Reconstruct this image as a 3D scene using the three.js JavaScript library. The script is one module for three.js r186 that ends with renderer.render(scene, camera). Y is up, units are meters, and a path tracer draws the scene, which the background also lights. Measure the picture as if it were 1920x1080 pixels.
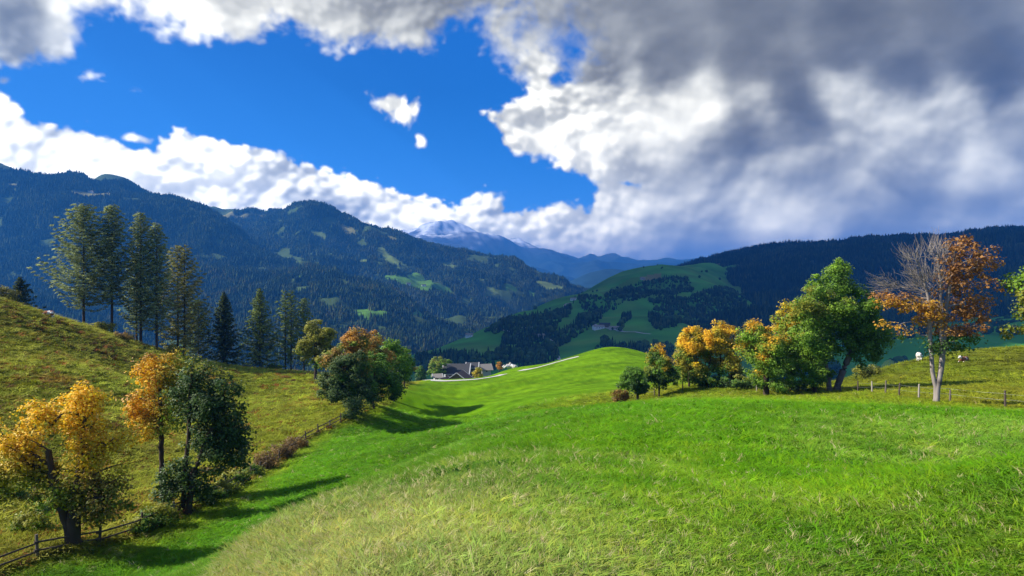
import * as THREE from 'three';
import { mergeGeometries } from 'three/addons/utils/BufferGeometryUtils.js';
import { MarchingCubes } from 'three/addons/objects/MarchingCubes.js';

// ---------------------------------------------------------------- camera, sky, sun, exposure
const scene = new THREE.Scene();
const EYE = 1.65, FOC = 1304, HX = 960, HY = 540;          // the lens in pixels of the 1920 x 1080 photograph
const camera = new THREE.PerspectiveCamera(2 * Math.atan(540 / FOC) * 180 / Math.PI, 16 / 9, 0.1, 60000);
camera.position.set(0, EYE, 0);
camera.lookAt(0, EYE, -10);
const renderer = new THREE.WebGLRenderer({ antialias: true });
renderer.toneMapping = THREE.LinearToneMapping;
renderer.toneMappingExposure = 2.0;
renderer.shadowMap.enabled = true;
const SUN_DIR = new THREE.Vector3(-0.79, 0.60, 0.05).normalize();
const sun = new THREE.DirectionalLight(new THREE.Color(1.0, 0.94, 0.84), 5);
sun.position.copy(SUN_DIR).multiplyScalar(3000);
sun.castShadow = true;
Object.assign(sun.shadow.camera, { left: -2500, right: 2500, top: 2500, bottom: -2500, near: 1, far: 9000 });
scene.add(sun, sun.target);
scene.fog = new THREE.FogExp2(new THREE.Color(0.05, 0.31, 1.0), 0.000105);

// ---------------------------------------------------------------- small helpers
function rng(seed) { let s = seed >>> 0; return () => { s = (s + 0x6D2B79F5) | 0; let t = Math.imul(s ^ (s >>> 15), 1 | s); t = (t + Math.imul(t ^ (t >>> 7), 61 | t)) ^ t; return ((t ^ (t >>> 14)) >>> 0) / 4294967296; }; }
const clamp = (x, a = 0, b = 1) => Math.min(b, Math.max(a, x));
const lerp = (a, b, t) => a + (b - a) * t;
const sstep = (a, b, x) => { const t = clamp((x - a) / (b - a)); return t * t * (3 - 2 * t); };
const mix3 = (a, b, t) => [lerp(a[0], b[0], t), lerp(a[1], b[1], t), lerp(a[2], b[2], t)];
const V = (x, y, z) => new THREE.Vector3(x, y, z);
const PERM = new Uint8Array(512); { const r = rng(7), p = [...Array(256).keys()]; for (let i = 255; i > 0; i--) { const j = Math.floor(r() * (i + 1)); [p[i], p[j]] = [p[j], p[i]]; } for (let i = 0; i < 512; i++) PERM[i] = p[i & 255]; }
const fade = (t) => t * t * t * (t * (t * 6 - 15) + 10);
const gr3 = (h, x, y, z) => { h &= 15; const u = h < 8 ? x : y, v = h < 4 ? y : h === 12 || h === 14 ? x : z; return ((h & 1) ? -u : u) + ((h & 2) ? -v : v); };
function noise3(x, y, z) {
  const X = Math.floor(x), Y = Math.floor(y), Z = Math.floor(z); x -= X; y -= Y; z -= Z;
  const i = X & 255, j = Y & 255, k = Z & 255, u = fade(x), v = fade(y), w = fade(z);
  const A = PERM[i] + j, AA = PERM[A] + k, AB = PERM[A + 1] + k, B = PERM[i + 1] + j, BA = PERM[B] + k, BB = PERM[B + 1] + k;
  return lerp(lerp(lerp(gr3(PERM[AA], x, y, z), gr3(PERM[BA], x - 1, y, z), u), lerp(gr3(PERM[AB], x, y - 1, z), gr3(PERM[BB], x - 1, y - 1, z), u), v),
    lerp(lerp(gr3(PERM[AA + 1], x, y, z - 1), gr3(PERM[BA + 1], x - 1, y, z - 1), u), lerp(gr3(PERM[AB + 1], x, y - 1, z - 1), gr3(PERM[BB + 1], x - 1, y - 1, z - 1), u), v), w);
}
const noise2 = (x, y) => noise3(x, y, 17.37);
function fbm2(x, y, n = 4) { let s = 0, a = 0.5; for (let i = 0; i < n; i++) { s += a * noise2(x, y); x = x * 2.03 + 5.1; y = y * 2.03 - 3.7; a *= 0.5; } return s; }
function fbm3(x, y, z, n = 4) { let s = 0, a = 0.5; for (let i = 0; i < n; i++) { s += a * noise3(x, y, z); x = x * 2.03 + 5.1; y = y * 2.03 - 3.7; z = z * 2.03 + 1.3; a *= 0.5; } return s; }
// rounded heaps: smooth distance to scattered points
function puffs3(x, y, z) {
  const X = Math.floor(x), Y = Math.floor(y), Z = Math.floor(z); let s = 0;
  for (let i = -1; i < 2; i++) for (let j = -1; j < 2; j++) for (let k = -1; k < 2; k++) {
    const h = PERM[(PERM[(PERM[(X + i) & 255] + Y + j) & 255] + Z + k) & 255], a = X + i + PERM[h] / 255 - x, b = Y + j + PERM[h + 57] / 255 - y, c = Z + k + PERM[h + 131] / 255 - z;
    s += Math.exp(-13 * Math.sqrt(a * a + b * b + c * c));
  }
  return clamp(1.05 + Math.log(s) / 13 * 1.25);
}
function billow3(x, y, z, n = 4) { let s = 0, a = 0.5; for (let i = 0; i < n; i++) { s += a * Math.min(1, 2.3 * Math.abs(noise3(x, y, z))); x = x * 2.1 + 5.1; y = y * 2.1 - 3.7; z = z * 2.1 + 1.3; a *= 0.5; } return s; }
// a point seen at photograph pixel (px, py), d metres ahead
const P = (px, py, d) => V((px - HX) / FOC * d, EYE - (py - HY) / FOC * d, -d);
function inPoly(poly, x, y) { let c = false; for (let i = 0, j = poly.length - 1; i < poly.length; j = i++) { const [xi, yi] = poly[i], [xj, yj] = poly[j]; if ((yi > y) !== (yj > y) && x < (xj - xi) * (y - yi) / (yj - yi) + xi) c = !c; } return c; }
function polyDist(poly, x, y) { let m = 1e9; for (let i = 0, j = poly.length - 1; i < poly.length; j = i++) { const [ax, ay] = poly[j], [bx, by] = poly[i], dx = bx - ax, dy = by - ay, t = clamp(((x - ax) * dx + (y - ay) * dy) / (dx * dx + dy * dy || 1)); m = Math.min(m, (x - ax - t * dx) ** 2 + (y - ay - t * dy) ** 2); } return Math.sqrt(m); }
const used = new Map();
function numbered(name) { const n = used.get(name) ?? 0; used.set(name, n + 1); return n ? name + '_' + String(n).padStart(3, '0') : name; }
function tag(o, label, category, group, kind) { const u = o.userData = {}; if (label) u.label = label; if (category) u.category = category; if (group) u.group = group; if (kind) u.kind = kind; return o; }
function thing(name, label, category, group, pos) { const o = new THREE.Group(); o.name = numbered(name); tag(o, label, category, group); if (pos) o.position.copy(pos); scene.add(o); return o; }
function part(name, geo, mat, parent) { const m = new THREE.Mesh(geo, mat); m.name = name; m.castShadow = m.receiveShadow = true; parent.add(m); return m; }
function copyOf(o, label, pos, turn, scale = 1, group) { const c = o.clone(); c.name = numbered(o.name.replace(/_\d+$/, '')); c.userData = { ...o.userData, label }; if (group) c.userData.group = group; c.position.copy(pos); c.rotation.y = turn; if (scale.length) c.scale.set(...scale); else c.scale.setScalar(scale); scene.add(c); return c; }
const std = (c, rough = 0.9, more = {}) => new THREE.MeshStandardMaterial({ color: new THREE.Color().setRGB(...c), roughness: rough, ...more });

// ---------------------------------------------------------------- sky: air and clouds
{
  const W = 4096, H = 2048, data = new Float32Array(W * H * 4);
  // the outline of the clear part of the sky, and how bright the clouds stand around it
  const blue = [[128, 28], [200, 12], [255, 42], [300, 62], [350, 92], [420, 74], [500, 80], [560, 62], [635, 98], [720, 72], [800, 92], [845, 42], [880, 28], [885, 66], [930, 112], [975, 185], [925, 212], [948, 262], [962, 306], [1060, 312], [1112, 345], [1104, 384], [1000, 384], [945, 398], [925, 372], [885, 360], [850, 378], [760, 366], [700, 348], [640, 328], [580, 306], [545, 275], [505, 254], [430, 262], [400, 252], [345, 238], [290, 248], [278, 272], [240, 268], [160, 232], [90, 222], [40, 206], [22, 175], [-60, 150], [-60, 122], [80, 115], [132, 100], [138, 66]];
  const holes = [[1062, 92, 34, 52, 1], [968, 40, 22, 34, 0.9], [1040, 150, 26, 22, 0.7], [1180, 338, 22, 8, 0.7], [1010, 288, 50, 12, 0.7], [940, 130, 18, 40, 0.5]];
  const puffs = [[748, 207, 32, 18, 1.1], [770, 226, 30, 22, 1.15], [794, 214, 14, 20, 1.0], [801, 276, 11, 14, 0.85], [246, 259, 30, 10, 0.75], [180, 143, 26, 6, 0.55], [0, 145, 10, 9, 0.9], [905, 358, 16, 5, 0.5], [268, 170, 12, 5, 0.35]];
  const tones = [[40, 30, .55], [20, 80, .62], [100, 60, .85], [130, 10, .95], [230, 15, .92], [320, 40, 1], [380, 60, 1], [450, 20, .75], [520, 50, .85], [600, 20, .66], [640, 70, .85], [720, 20, .62], [760, 60, .75], [830, 10, .6], [900, 60, .75],
    [1000, 10, .62], [960, 110, .72], [1100, 60, .5], [1200, 20, .48], [1100, 140, .5], [1250, 120, .40], [1400, 40, .42], [1400, 120, .4], [1600, 30, .44], [1600, 110, .4], [1800, 40, .4], [1850, 110, .32], [1700, 150, .33], [1500, 170, .38], [1880, 160, .28], [1500, 215, .33],
    [960, 230, .88], [1000, 200, .86], [1050, 180, .8], [1120, 220, .85], [1200, 240, .97], [1270, 200, .85], [1310, 220, .97], [1350, 270, .5], [1400, 250, .4], [1250, 270, .9], [1100, 270, .92], [1000, 265, .92], [1180, 300, .7], [1300, 310, .72], [1430, 200, .62], [1580, 170, .8], [1650, 190, .75], [1700, 230, .7], [1800, 200, .74], [1900, 190, .62], [1500, 270, .65], [1600, 280, .66], [1750, 290, .62], [1850, 310, .72], [1900, 260, .5], [1400, 320, .6], [1550, 340, .52], [1700, 370, .48], [1850, 400, .47], [1150, 340, .88], [1060, 385, .85], [1000, 420, .85], [1200, 370, .8], [1300, 370, .7], [1450, 410, .86], [1520, 425, .74], [1350, 430, .5], [1250, 420, .6], [1600, 440, .45], [1150, 430, .78], [1100, 470, .75], [1200, 470, .7], [1000, 460, .88], [1300, 460, .5],
    [20, 250, .98], [60, 290, 1], [100, 270, .85], [150, 300, 1], [220, 320, .95], [100, 330, .95], [300, 270, 1], [350, 300, .95], [400, 330, 1], [450, 290, 1], [500, 280, .95], [480, 340, .85], [540, 310, .8], [520, 350, 1], [560, 360, .5], [600, 350, .95], [620, 375, .52], [660, 350, .95], [700, 380, .95], [680, 400, .52], [740, 390, .95], [800, 400, .95], [880, 380, .98], [910, 410, .6], [930, 425, .6], [960, 440, .85], [765, 215, 1], [801, 276, .9], [246, 259, .95], [-200, 250, .9], [-200, 50, .7], [2100, 100, .42], [2100, 330, .55], [400, -120, .62], [1000, -150, .6], [1600, -150, .48]];
  const GS = 16, gx0 = -320, gy0 = -320, gw = 170, gh = 64, tone = new Float32Array(gw * gh);
  for (let j = 0; j < gh; j++) for (let i = 0; i < gw; i++) {
    const x = gx0 + i * GS, y = gy0 + j * GS; let s = 0.004 * 0.66, w = 0.004;
    for (const [tx, ty, t] of tones) { const d2 = (x - tx) ** 2 / 1.35 + (y - ty) ** 2, k = Math.exp(-d2 / 1000) + 0.01 * Math.exp(-d2 / 12000); s += k * t; w += k; }
    tone[j * gw + i] = s / w;
  }
  const toneAt = (x, y) => { const a = clamp((x - gx0) / GS, 0, gw - 1.01), b = clamp((y - gy0) / GS, 0, gh - 1.01), i = Math.floor(a), j = Math.floor(b), u = a - i, v = b - j, o = j * gw + i; return lerp(lerp(tone[o], tone[o + 1], u), lerp(tone[o + gw], tone[o + gw + 1], u), v); };
  const low = [0.46, 0.47, 0.49];
  for (let row = 0; row < H; row++) {
    const el = ((row + 0.5) / H - 0.5) * Math.PI, cy = Math.cos(el), sy = Math.sin(el);
    for (let col = 0; col < W; col++) {
      const o = (row * W + col) * 4; data[o + 3] = 1;
      if (el < -0.04) { data[o] = 0.05; data[o + 1] = 0.08; data[o + 2] = 0.05; continue; }
      const az = ((col + 0.5) / W - 0.5) * 2 * Math.PI, x = Math.cos(az) * cy, z = Math.sin(az) * cy, y = sy;
      const step = el > 0.75 || z > 0.1;                                  // coarser cloud work well outside the view
      // place in the cloud picture: same angles as the lens near the view, carried on smoothly round the sky
      const az2 = Math.atan2(x, -z), inFront = clamp((1.15 - Math.abs(az2)) / 0.3) * clamp((0.75 - el) / 0.25);
      const px = HX + FOC * (Math.abs(az2) < 1.2 ? Math.tan(az2) : Math.sign(az2) * 2.57), py = HY - FOC * (sy / cy) / Math.max(0.36, Math.cos(az2));
      const q = 6, wx = fbm3(x * q, y * q * 1.3, z * q, step ? 3 : 6), wy = fbm3(x * q + 9, y * q * 1.3 + 4, z * q - 6, step ? 3 : 6);
      const ux = fbm3(x * 5, y * 6, z * 5, 2), uy = fbm3(x * 5 + 7, y * 6, z * 5 - 3, 2);
      const fine = lerp(1, 0.35, clamp((px - 960) / 320));
      const heap = (sx, sy) => step ? 0.5 + 0.6 * fbm3(x * 9, y * 12, z * 9, 4) : 0.48 * puffs3(x * 11 + ux * 1.2 + sx, y * 15 + uy * 1.2 + sy, z * 11) + 0.34 * puffs3(x * 27 + ux * 2 + sx * 1.7, y * 35 + uy * 2 + sy * 1.7, z * 27) + fine * (0.26 * puffs3(x * 75 + ux * 3 + sx * 2.4, y * 86 + uy * 3 + sy * 2.4, z * 75) - 0.11) + (0.1 + 0.2 * fine) * fbm3(x * 90, y * 100, z * 90, 4) + 0.04;
      const b1 = heap(0, 0);                                             // 0..1, heaps
      let cov = 0.35 + 2.2 * fbm3(x * 2.2 + 3, y * 2.6, z * 2.2, 4), tn = 0.66 + 0.5 * wx;
      let soft = 0.5;
      if (inFront > 0) {
        const X = px + wx * 60, Y = py + wy * 46;
        let sd = polyDist(blue, X, Y) * (inPoly(blue, X, Y) ? -1 : 1);
        sd += (b1 - 0.5) * 58;
        let hole = 0; for (const [hx, hy, rx, ry, k] of holes) hole = Math.max(hole, k * Math.exp(-(((X - hx) / rx) ** 2 + ((Y - hy) / ry) ** 2) * 0.9));
        const ragged = hole > 0.02 ? hole + 0.9 * fbm3(x * 18 + wx * 4, y * 20 + wy * 4, z * 18, 5) : 0; sd -= hole * 40;
        if (hole > .02) sd = Math.min(sd, 40 - ragged * 66 + (b1 - .5) * 40);
        let puff = 0; for (const [hx, hy, rx, ry, k] of puffs) { const e = ((X - hx) / rx) ** 2 + ((Y - hy) / ry) ** 2; if (e < 6) puff = Math.max(puff, k * Math.exp(-e * 0.7)); }
        if (puff > 0.02) puff += 0.55 * fbm3(x * 45 + wx * 4, y * 50 + wy * 4, z * 45, 5);
        sd = Math.max(sd, puff > 0.03 ? (puff - 0.50 + (b1 - .55) * .5) * 22 : -1e3);
        soft = lerp(5, 24, clamp((190 - py) / 120)) * lerp(1, 1.5, clamp((px - 850) / 100)) + 14 * hole;
        sd += 30 * fbm3(x * 26 + wx * 5, y * 30 + wy * 5, z * 26, 5) * clamp((soft - 4) / 12);
        const c2 = sd / (2 * soft) + 0.5;
        cov = lerp(cov, c2, inFront);
        tn = lerp(tn, toneAt(px + wx * 78, py + wy * 60), inFront);
      }
      const a = clamp(cov), alpha = a * a * (3 - 2 * a);
      // heaps: bright crowns, shaded undersides
      const crisp = step ? 0.3 : lerp(1.0, 0.36, clamp((px - 960) / 320)) * lerp(0.3, 1, clamp((py - 60) / 120)) * sstep(0.3, 0.6, tn) * (tn < 0 ? 0 : 1), b2 = step || crisp < 0.05 ? b1 : heap(SUN_DIR.x * 0.2, 0.24);
      tn = tn + 0.05 * crisp + (b1 - 0.5) * 0.30 * crisp + clamp((b1 - b2) * 1.2, -0.17, 0.3) * crisp + wy * 0.14 + 0.05 * fbm3(x * 30, y * 40, z * 30, 3);
      if (alpha < 0.98) tn = lerp(tn, Math.max(tn, 0.86), (1 - alpha) * 0.5 * sstep(0.4, 0.7, tn));
      tn = clamp(tn, 0.22, 1.04);
      const L = Math.pow(tn, 2.2) * 0.66 , cool = clamp((0.95 - tn) * 1.5), cl = [L * lerp(1, 0.88, cool), L * lerp(1, 0.96, cool), L * lerp(1.0, 1.08, cool)];
      const t = clamp(el / 0.55), left = clamp(1 - (az2 + 0.7) / 0.9) * 0.5;
      const air = [lerp(0.008, 0.004, t) + 0.012 * left, lerp(0.115, 0.062, t) + 0.014 * left, lerp(0.43, 0.29, t)];
      const hz = Math.exp(-Math.max(0, el) / 0.05) * 0.5, c = mix3(mix3(air, cl, alpha), low, hz * 0.6), clear = Math.exp(0.8 * Math.min(1.5, 0.125 / Math.max(0.05, sy)));   // the sky behind the valley's haze
      const warm = 0.42 * Math.exp(-Math.max(0, el) / 0.10) * alpha;
      data[o] = c[0] * clear * (1 + warm); data[o + 1] = c[1] * clear * (1 + 0.45 * warm); data[o + 2] = c[2] * lerp(1, clear, 0.7);
    }
  }
  const t = new THREE.DataTexture(data, W, H, THREE.RGBAFormat, THREE.FloatType);
  t.mapping = THREE.EquirectangularReflectionMapping; t.magFilter = t.minFilter = THREE.LinearFilter; t.needsUpdate = true;
  scene.background = t; scene.environment = t;
}

// ---------------------------------------------------------------- land forms: a thin-plate surface through surveyed points (pixel, pixel, metres ahead)
let REACH = 1;                                                          // surveyed hill distances are multiplied by this
function surface(points, c, extra) {
  if (REACH !== 1) points = points.map(([x, y, d]) => [x, y, d * REACH]);
  const n = points.length, U = new Float64Array(n), W = new Float64Array(n), m = n + 3, A = [];
  const phi = (r2) => r2 > 1e-12 ? 0.5 * r2 * Math.log(r2) : 0;
  const val = points.map(([px, py, d], i) => { const p = P(px, py, d), r = Math.hypot(p.x, p.z); U[i] = Math.atan2(p.x, -p.z); W[i] = Math.log(r + c); return p.y / (r + c); });
  for (let i = 0; i < m; i++) A.push(new Float64Array(m + 1));
  for (let i = 0; i < n; i++) {
    for (let j = 0; j < n; j++) A[i][j] = phi((U[i] - U[j]) ** 2 + (W[i] - W[j]) ** 2);
    A[i][i] += 4e-6; A[i][n] = A[n][i] = 1; A[i][n + 1] = A[n + 1][i] = U[i]; A[i][n + 2] = A[n + 2][i] = W[i]; A[i][m] = val[i];
  }
  for (let k = 0; k < m; k++) {
    let b = k; for (let i = k + 1; i < m; i++) if (Math.abs(A[i][k]) > Math.abs(A[b][k])) b = i;
    [A[k], A[b]] = [A[b], A[k]];
    for (let i = k + 1; i < m; i++) { const f = A[i][k] / A[k][k]; if (f) for (let j = k; j <= m; j++) A[i][j] -= f * A[k][j]; }
  }
  const s = new Float64Array(m);
  for (let k = m - 1; k >= 0; k--) { let v = A[k][m]; for (let j = k + 1; j < m; j++) v -= A[k][j] * s[j]; s[k] = v / A[k][k]; }
  return (x, z) => {
    const r = Math.hypot(x, z), u = Math.atan2(x, -z), w = Math.log(r + c); let v = s[n] + s[n + 1] * u + s[n + 2] * w;
    for (let i = 0; i < n; i++) { const a = u - U[i], b = w - W[i], r2 = a * a + b * b; if (r2 > 1e-12) v += s[i] * 0.5 * r2 * Math.log(r2); }
    return v * (r + c) + (extra ? extra(x, z, r) : 0);
  };
}
// first meeting of the ray through a pixel with a surface
function hit(h, px, py, from = 3, to = 6000) {
  let a = from, k = 1.02;
  for (let d = from; d < to; d *= k) {
    const p = P(px, py, d);
    if (p.y < h(p.x, p.z)) { let lo = a, hi = d; for (let i = 0; i < 18; i++) { const m = (lo + hi) / 2, q = P(px, py, m); if (q.y < h(q.x, q.z)) hi = m; else lo = m; } const q = P(px, py, hi); q.y = h(q.x, q.z); return q; }
    a = d;
  }
  return null;
}
// a sheet over a fan of directions and distances
function sheet(h, u0, u1, nu, r0, r1, nv, colour, uvScale = 1) {
  const pos = new Float32Array((nu + 1) * (nv + 1) * 3), uv = new Float32Array((nu + 1) * (nv + 1) * 2), col = new Float32Array((nu + 1) * (nv + 1) * 3), idx = new Uint32Array(nu * nv * 6);
  let k = 0;
  for (let j = 0; j <= nv; j++) for (let i = 0; i <= nu; i++, k++) {
    const u = lerp(u0, u1, i / nu), r = Math.exp(lerp(Math.log(r0), Math.log(r1), j / nv)), x = Math.sin(u) * r, z = -Math.cos(u) * r, y = h(x, z);
    pos.set([x, y, z], k * 3); uv.set([x * uvScale, z * uvScale], k * 2);
  }
  let f = 0;
  for (let j = 0; j < nv; j++) for (let i = 0; i < nu; i++) { const a = j * (nu + 1) + i, b = a + 1, c = a + nu + 1, d = c + 1; idx.set([a, b, c, b, d, c], f); f += 6; }
  const g = new THREE.BufferGeometry();
  g.setAttribute('position', new THREE.BufferAttribute(pos, 3)); g.setAttribute('uv', new THREE.BufferAttribute(uv, 2)); g.setIndex(new THREE.BufferAttribute(idx, 1)); g.computeVertexNormals();
  const nn = g.attributes.normal;
  for (let i = 0; i < k; i++) { const c = colour(pos[i * 3], pos[i * 3 + 1], pos[i * 3 + 2], nn.getY(i)); col.set(c, i * 3); }
  g.setAttribute('color', new THREE.BufferAttribute(col, 3));
  return g;
}

// the near meadow, the pastures on both sides and the knoll ahead
const nearPts = [
  [960, 1080, 4], [960, 960, 6.3], [960, 870, 10.5], [960, 842, 17], [960, 812, 42], [960, 780, 78], [960, 750, 118], [960, 720, 165], [960, 702, 205], [960, 691, 228], [960, 702, 262], [960, 745, 330],
  [1140, 1080, 4.5], [1140, 950, 7], [1140, 860, 13], [1140, 800, 22], [1140, 768, 34], [1140, 778, 50], [1140, 763, 78], [1140, 735, 115], [1140, 695, 165], [1140, 664, 202], [1138, 651, 222], [1140, 668, 248], [1140, 720, 310],
  [1060, 676, 228], [1060, 690, 262], [1060, 750, 100], [1000, 689, 236], [1210, 663, 215], [1210, 690, 260], [1210, 720, 130], [1190, 761, 86], [1235, 746, 89],
  [1300, 1080, 5], [1300, 900, 9.7], [1300, 800, 20], [1300, 770, 31], [1300, 758, 46], [1300, 745, 75], [1295, 727, 92], [1300, 712, 125], [1300, 695, 175], [1300, 725, 240], [1400, 748, 70], [1400, 727, 98], [1400, 722, 130], [1400, 745, 190],
  [1570, 1080, 5.25], [1570, 900, 9.7], [1570, 796, 20], [1570, 770, 30], [1570, 760, 45], [1570, 738, 74], [1570, 727, 92], [1570, 727, 110], [1570, 760, 150], [1660, 694, 108], [1660, 720, 150],
  [1755, 1080, 5.55], [1755, 893, 11], [1755, 802, 21.5], [1755, 777, 30], [1755, 757, 50], [1755, 735, 64], [1755, 700, 90], [1755, 673, 116], [1755, 668, 124], [1755, 700, 170],
  [1920, 1080, 5.4], [1920, 900, 10.3], [1920, 800, 22], [1920, 779, 30], [1920, 768, 48], [1920, 745, 58], [1920, 700, 85], [1920, 656, 125], [1920, 690, 180], [2400, 1000, 6], [2400, 760, 55], [2400, 640, 130], [2400, 680, 190],
  [640, 1080, 4.1], [640, 1000, 6], [640, 947, 9], [640, 933, 12], [640, 945, 20], [640, 927, 34], [640, 882, 53], [640, 830, 72], [645, 787, 86], [600, 757, 105], [600, 712, 140], [520, 697, 175], [520, 730, 230],
  [400, 1085, 8], [400, 1112, 15], [400, 1055, 35], [400, 990, 43], [300, 1070, 36], [500, 1010, 10], [500, 1034, 18], [500, 1004, 33], [500, 950, 47], [100, 1150, 29], [800, 888, 12], [800, 886, 22], [800, 866, 50], [800, 830, 88], [800, 792, 117], [805, 755, 151], [800, 722, 192], [800, 712, 214], [850, 713, 222], [905, 708, 228], [850, 726, 262], [850, 724, 330], [850, 770, 420],
  [500, 890, 60], [420, 930, 50], [330, 975, 44], [216, 1020, 39], [130, 1030, 37], [30, 1075, 34], [700, 760, 99], [735, 735, 126], [760, 723, 165], [700, 722, 140], [700, 735, 220], [790, 742, 148],
  [0, 565, 120], [0, 620, 104], [0, 700, 80], [0, 800, 62], [0, 900, 50], [0, 1000, 40], [100, 596, 132], [200, 626, 145], [200, 700, 100], [200, 800, 72], [200, 900, 56], [430, 691, 170], [430, 740, 125], [430, 800, 90], [430, 860, 70], [300, 660, 155], [300, 740, 110], [300, 850, 68],
  [0, 600, 165], [200, 680, 200], [430, 745, 240], [300, 715, 210], [-500, 480, 130], [-500, 700, 75], [-500, 900, 45], [-500, 560, 190], [-300, 1200, 20], [200, 1500, 9], [-600, 1500, 9], [2600, 1500, 5],
];
let leftPoly = null;
const near0 = surface(nearPts, 6);
const ground = (x, z) => {
  const r = Math.hypot(x, z); let y = near0(x, z);
  y += 0.035 * noise2(x * 0.5, z * 0.5) * clamp(r / 10) + 0.12 * noise2(x * 0.10, z * 0.10) * clamp((r - 20) / 50) + 0.35 * noise2(x * 0.045 + 3, z * 0.06) * clamp((r - 70) / 60);
  if (leftPoly && r > 30 && inPoly(leftPoly, x, z)) y += 0.16 * fbm2(x * 0.9, z * 0.9, 3) + 0.12 * Math.abs(noise2(y * 1.6 + 0.4 * noise2(x * 0.3, z * 0.3), x * 0.05));
  return y;
};
const at = (px, py, from) => { const p = hit(ground, px, py, from); if (!p) throw new Error('no ground at ' + px + ',' + py); return p; };
const onGround = (px, d) => { const p = P(px, 540, d); p.y = ground(p.x, p.z); return p; };

// where fences run (pixels on the ground)
const leftLine = [[-40, 1092], [60, 1050], [140, 1034], [216, 1018], [300, 985], [370, 952], [430, 924], [500, 884], [570, 830], [640, 792]].map(([a, b]) => at(a, b, 20));
const clumpLine = [[690, 768], [735, 740], [765, 722]].map(([a, b]) => at(a, b, 60));
leftPoly = [...leftLine, ...clumpLine, V(-30, 0, -260), V(-420, 0, -420), V(-420, 0, 20), V(-60, 0, -15)].map((p) => [p.x, p.z]);
const rightLine = [onGround(1172, 92), onGround(1250, 90), onGround(1330, 92), onGround(1400, 88), onGround(1440, 76), onGround(1500, 77), onGround(1560, 77), onGround(1609, 71), onGround(1644, 66), onGround(1697, 58), onGround(1755, 53), onGround(1826, 50), onGround(1900, 48), onGround(2000, 46), onGround(2200, 44)];
const rightPoly = [...rightLine, V(300, 0, -60), V(300, 0, -300), V(60, 0, -160)].map((p) => [p.x, p.z]);

const C = { lush: [0.085, 0.225, 0.001], lush2: [0.120, 0.255, 0.001], fresh: [0.060, 0.195, 0.002], dry: [0.42, 0.39, 0.14], olive: [0.20, 0.25, 0.010], pastureL: [0.36, 0.36, 0.030], russet: [0.27, 0.15, 0.022], shadeL: [0.25, 0.29, 0.018], pastureR: [0.26, 0.275, 0.014] };
const dryPts = [[560, 1010, 1], [700, 1000, 1], [820, 930, 1], [900, 900, 0.9], [940, 870, 0.5], [640, 1060, 0.85], [760, 1060, 0.8], [900, 1000, 0.55], [1000, 960, 0.35], [1050, 1060, 0.55], [1200, 1070, 0.35], [450, 1060, 0.9], [1300, 960, 0.12], [1000, 870, 0.1], [1100, 900, 0.05], [1500, 1060, 0.22], [1800, 1060, 0.1], [1600, 900, 0.0], [1200, 820, 0], [760, 880, 0.1], [1000, 800, 0], [1850, 850, 0.12], [480, 980, 0.0], [600, 900, 0]].map(([a, b, w]) => { const p = at(a, b); return [Math.atan2(p.x, -p.z), Math.log(Math.hypot(p.x, p.z) + 1), w]; });
function dryness(x, z) { const u = Math.atan2(x, -z), v = Math.log(Math.hypot(x, z) + 1); let s = 0, w = 1e-6; for (const [a, b, t] of dryPts) { const k = Math.exp(-((u - a) ** 2 + (v - b) ** 2 * 0.7) / 0.012); s += k * t; w += k; } return s / w; }
function groundKind(x, z) { return inPoly(leftPoly, x, z) ? 1 : inPoly(rightPoly, x, z) ? 2 : 0; }
function groundColour(x, z) {
  const r = Math.hypot(x, z), kind = groundKind(x, z), n1 = fbm2(x * 0.11, z * 0.11, 4), n2 = fbm2(x * 0.7, z * 0.7, 3), n3 = fbm2(x * 0.035, z * 0.035, 3);
  let c;
  if (kind === 1) {
    c = mix3(C.pastureL, C.shadeL, clamp(0.5 + 1.6 * n1));
    c = mix3(c, C.russet, 0.75 * sstep(0.1, 0.42, n1 + 0.5 * n2 + 0.02 - 0.2 * sstep(-30, 20, x + 45 + z * 0.05)));
    c = mix3(c, C.lush2, clamp(0.25 * sstep(0.0, 0.3, n3) * sstep(70, 120, r)));
  } else if (kind === 2) {
    c = mix3(C.pastureR, C.olive, clamp(0.5 + 1.5 * n1));
    c = mix3(c, [0.13, 0.155, 0.012], sstep(0.18, 0.4, n2) * 0.7);
  } else {
    c = mix3(C.lush, C.lush2, clamp(sstep(60, 190, r) * 0.85 + 0.5 * n3 + 0.25 * n1));
    c = mix3(c, C.fresh, sstep(0.0, 0.35, n1 + 0.4 * n2) * 0.6 * (1 - sstep(50, 120, r)));
    const dr = clamp(dryness(x, z) * 1.0 + 1.3 * (n2 + n1) * (dryness(x, z) + 0.08));
    c = mix3(c, C.dry, clamp(dr * 0.68));
    // thin, older grass along the right-hand tree row and the fence
    const e = polyDist(rightPoly, x, z);
    c = mix3(c, C.olive, (1 - sstep(2, 20 + 10 * n3, e)) * 0.85);
    const e2 = polyDist(leftPoly, x, z);
    c = mix3(c, C.olive, (1 - sstep(0.5, 3.5 + 4 * n1, e2)) * 0.7);
    c = mix3(c, [0.17, 0.26, 0.006], clamp(0.12 + 1.2 * (n2 * 0.7 + n3)) * (1 - sstep(14, 40, r)));
    // mowing lines far out on the knoll
    c = mix3(c, [0.17, 0.31, 0.002], 0.8 * sstep(90, 150, r) * (0.5 + 0.5 * Math.sin(z * 0.9 + x * 0.25 + 6 * n3)));
  }
  const k = 1 + (0.45 + 0.35 * sstep(50, 110, r)) * n2 + 0.5 * n1 + 0.35 * n3;
  return [c[0] * k, c[1] * k, c[2] * k];
}
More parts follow.
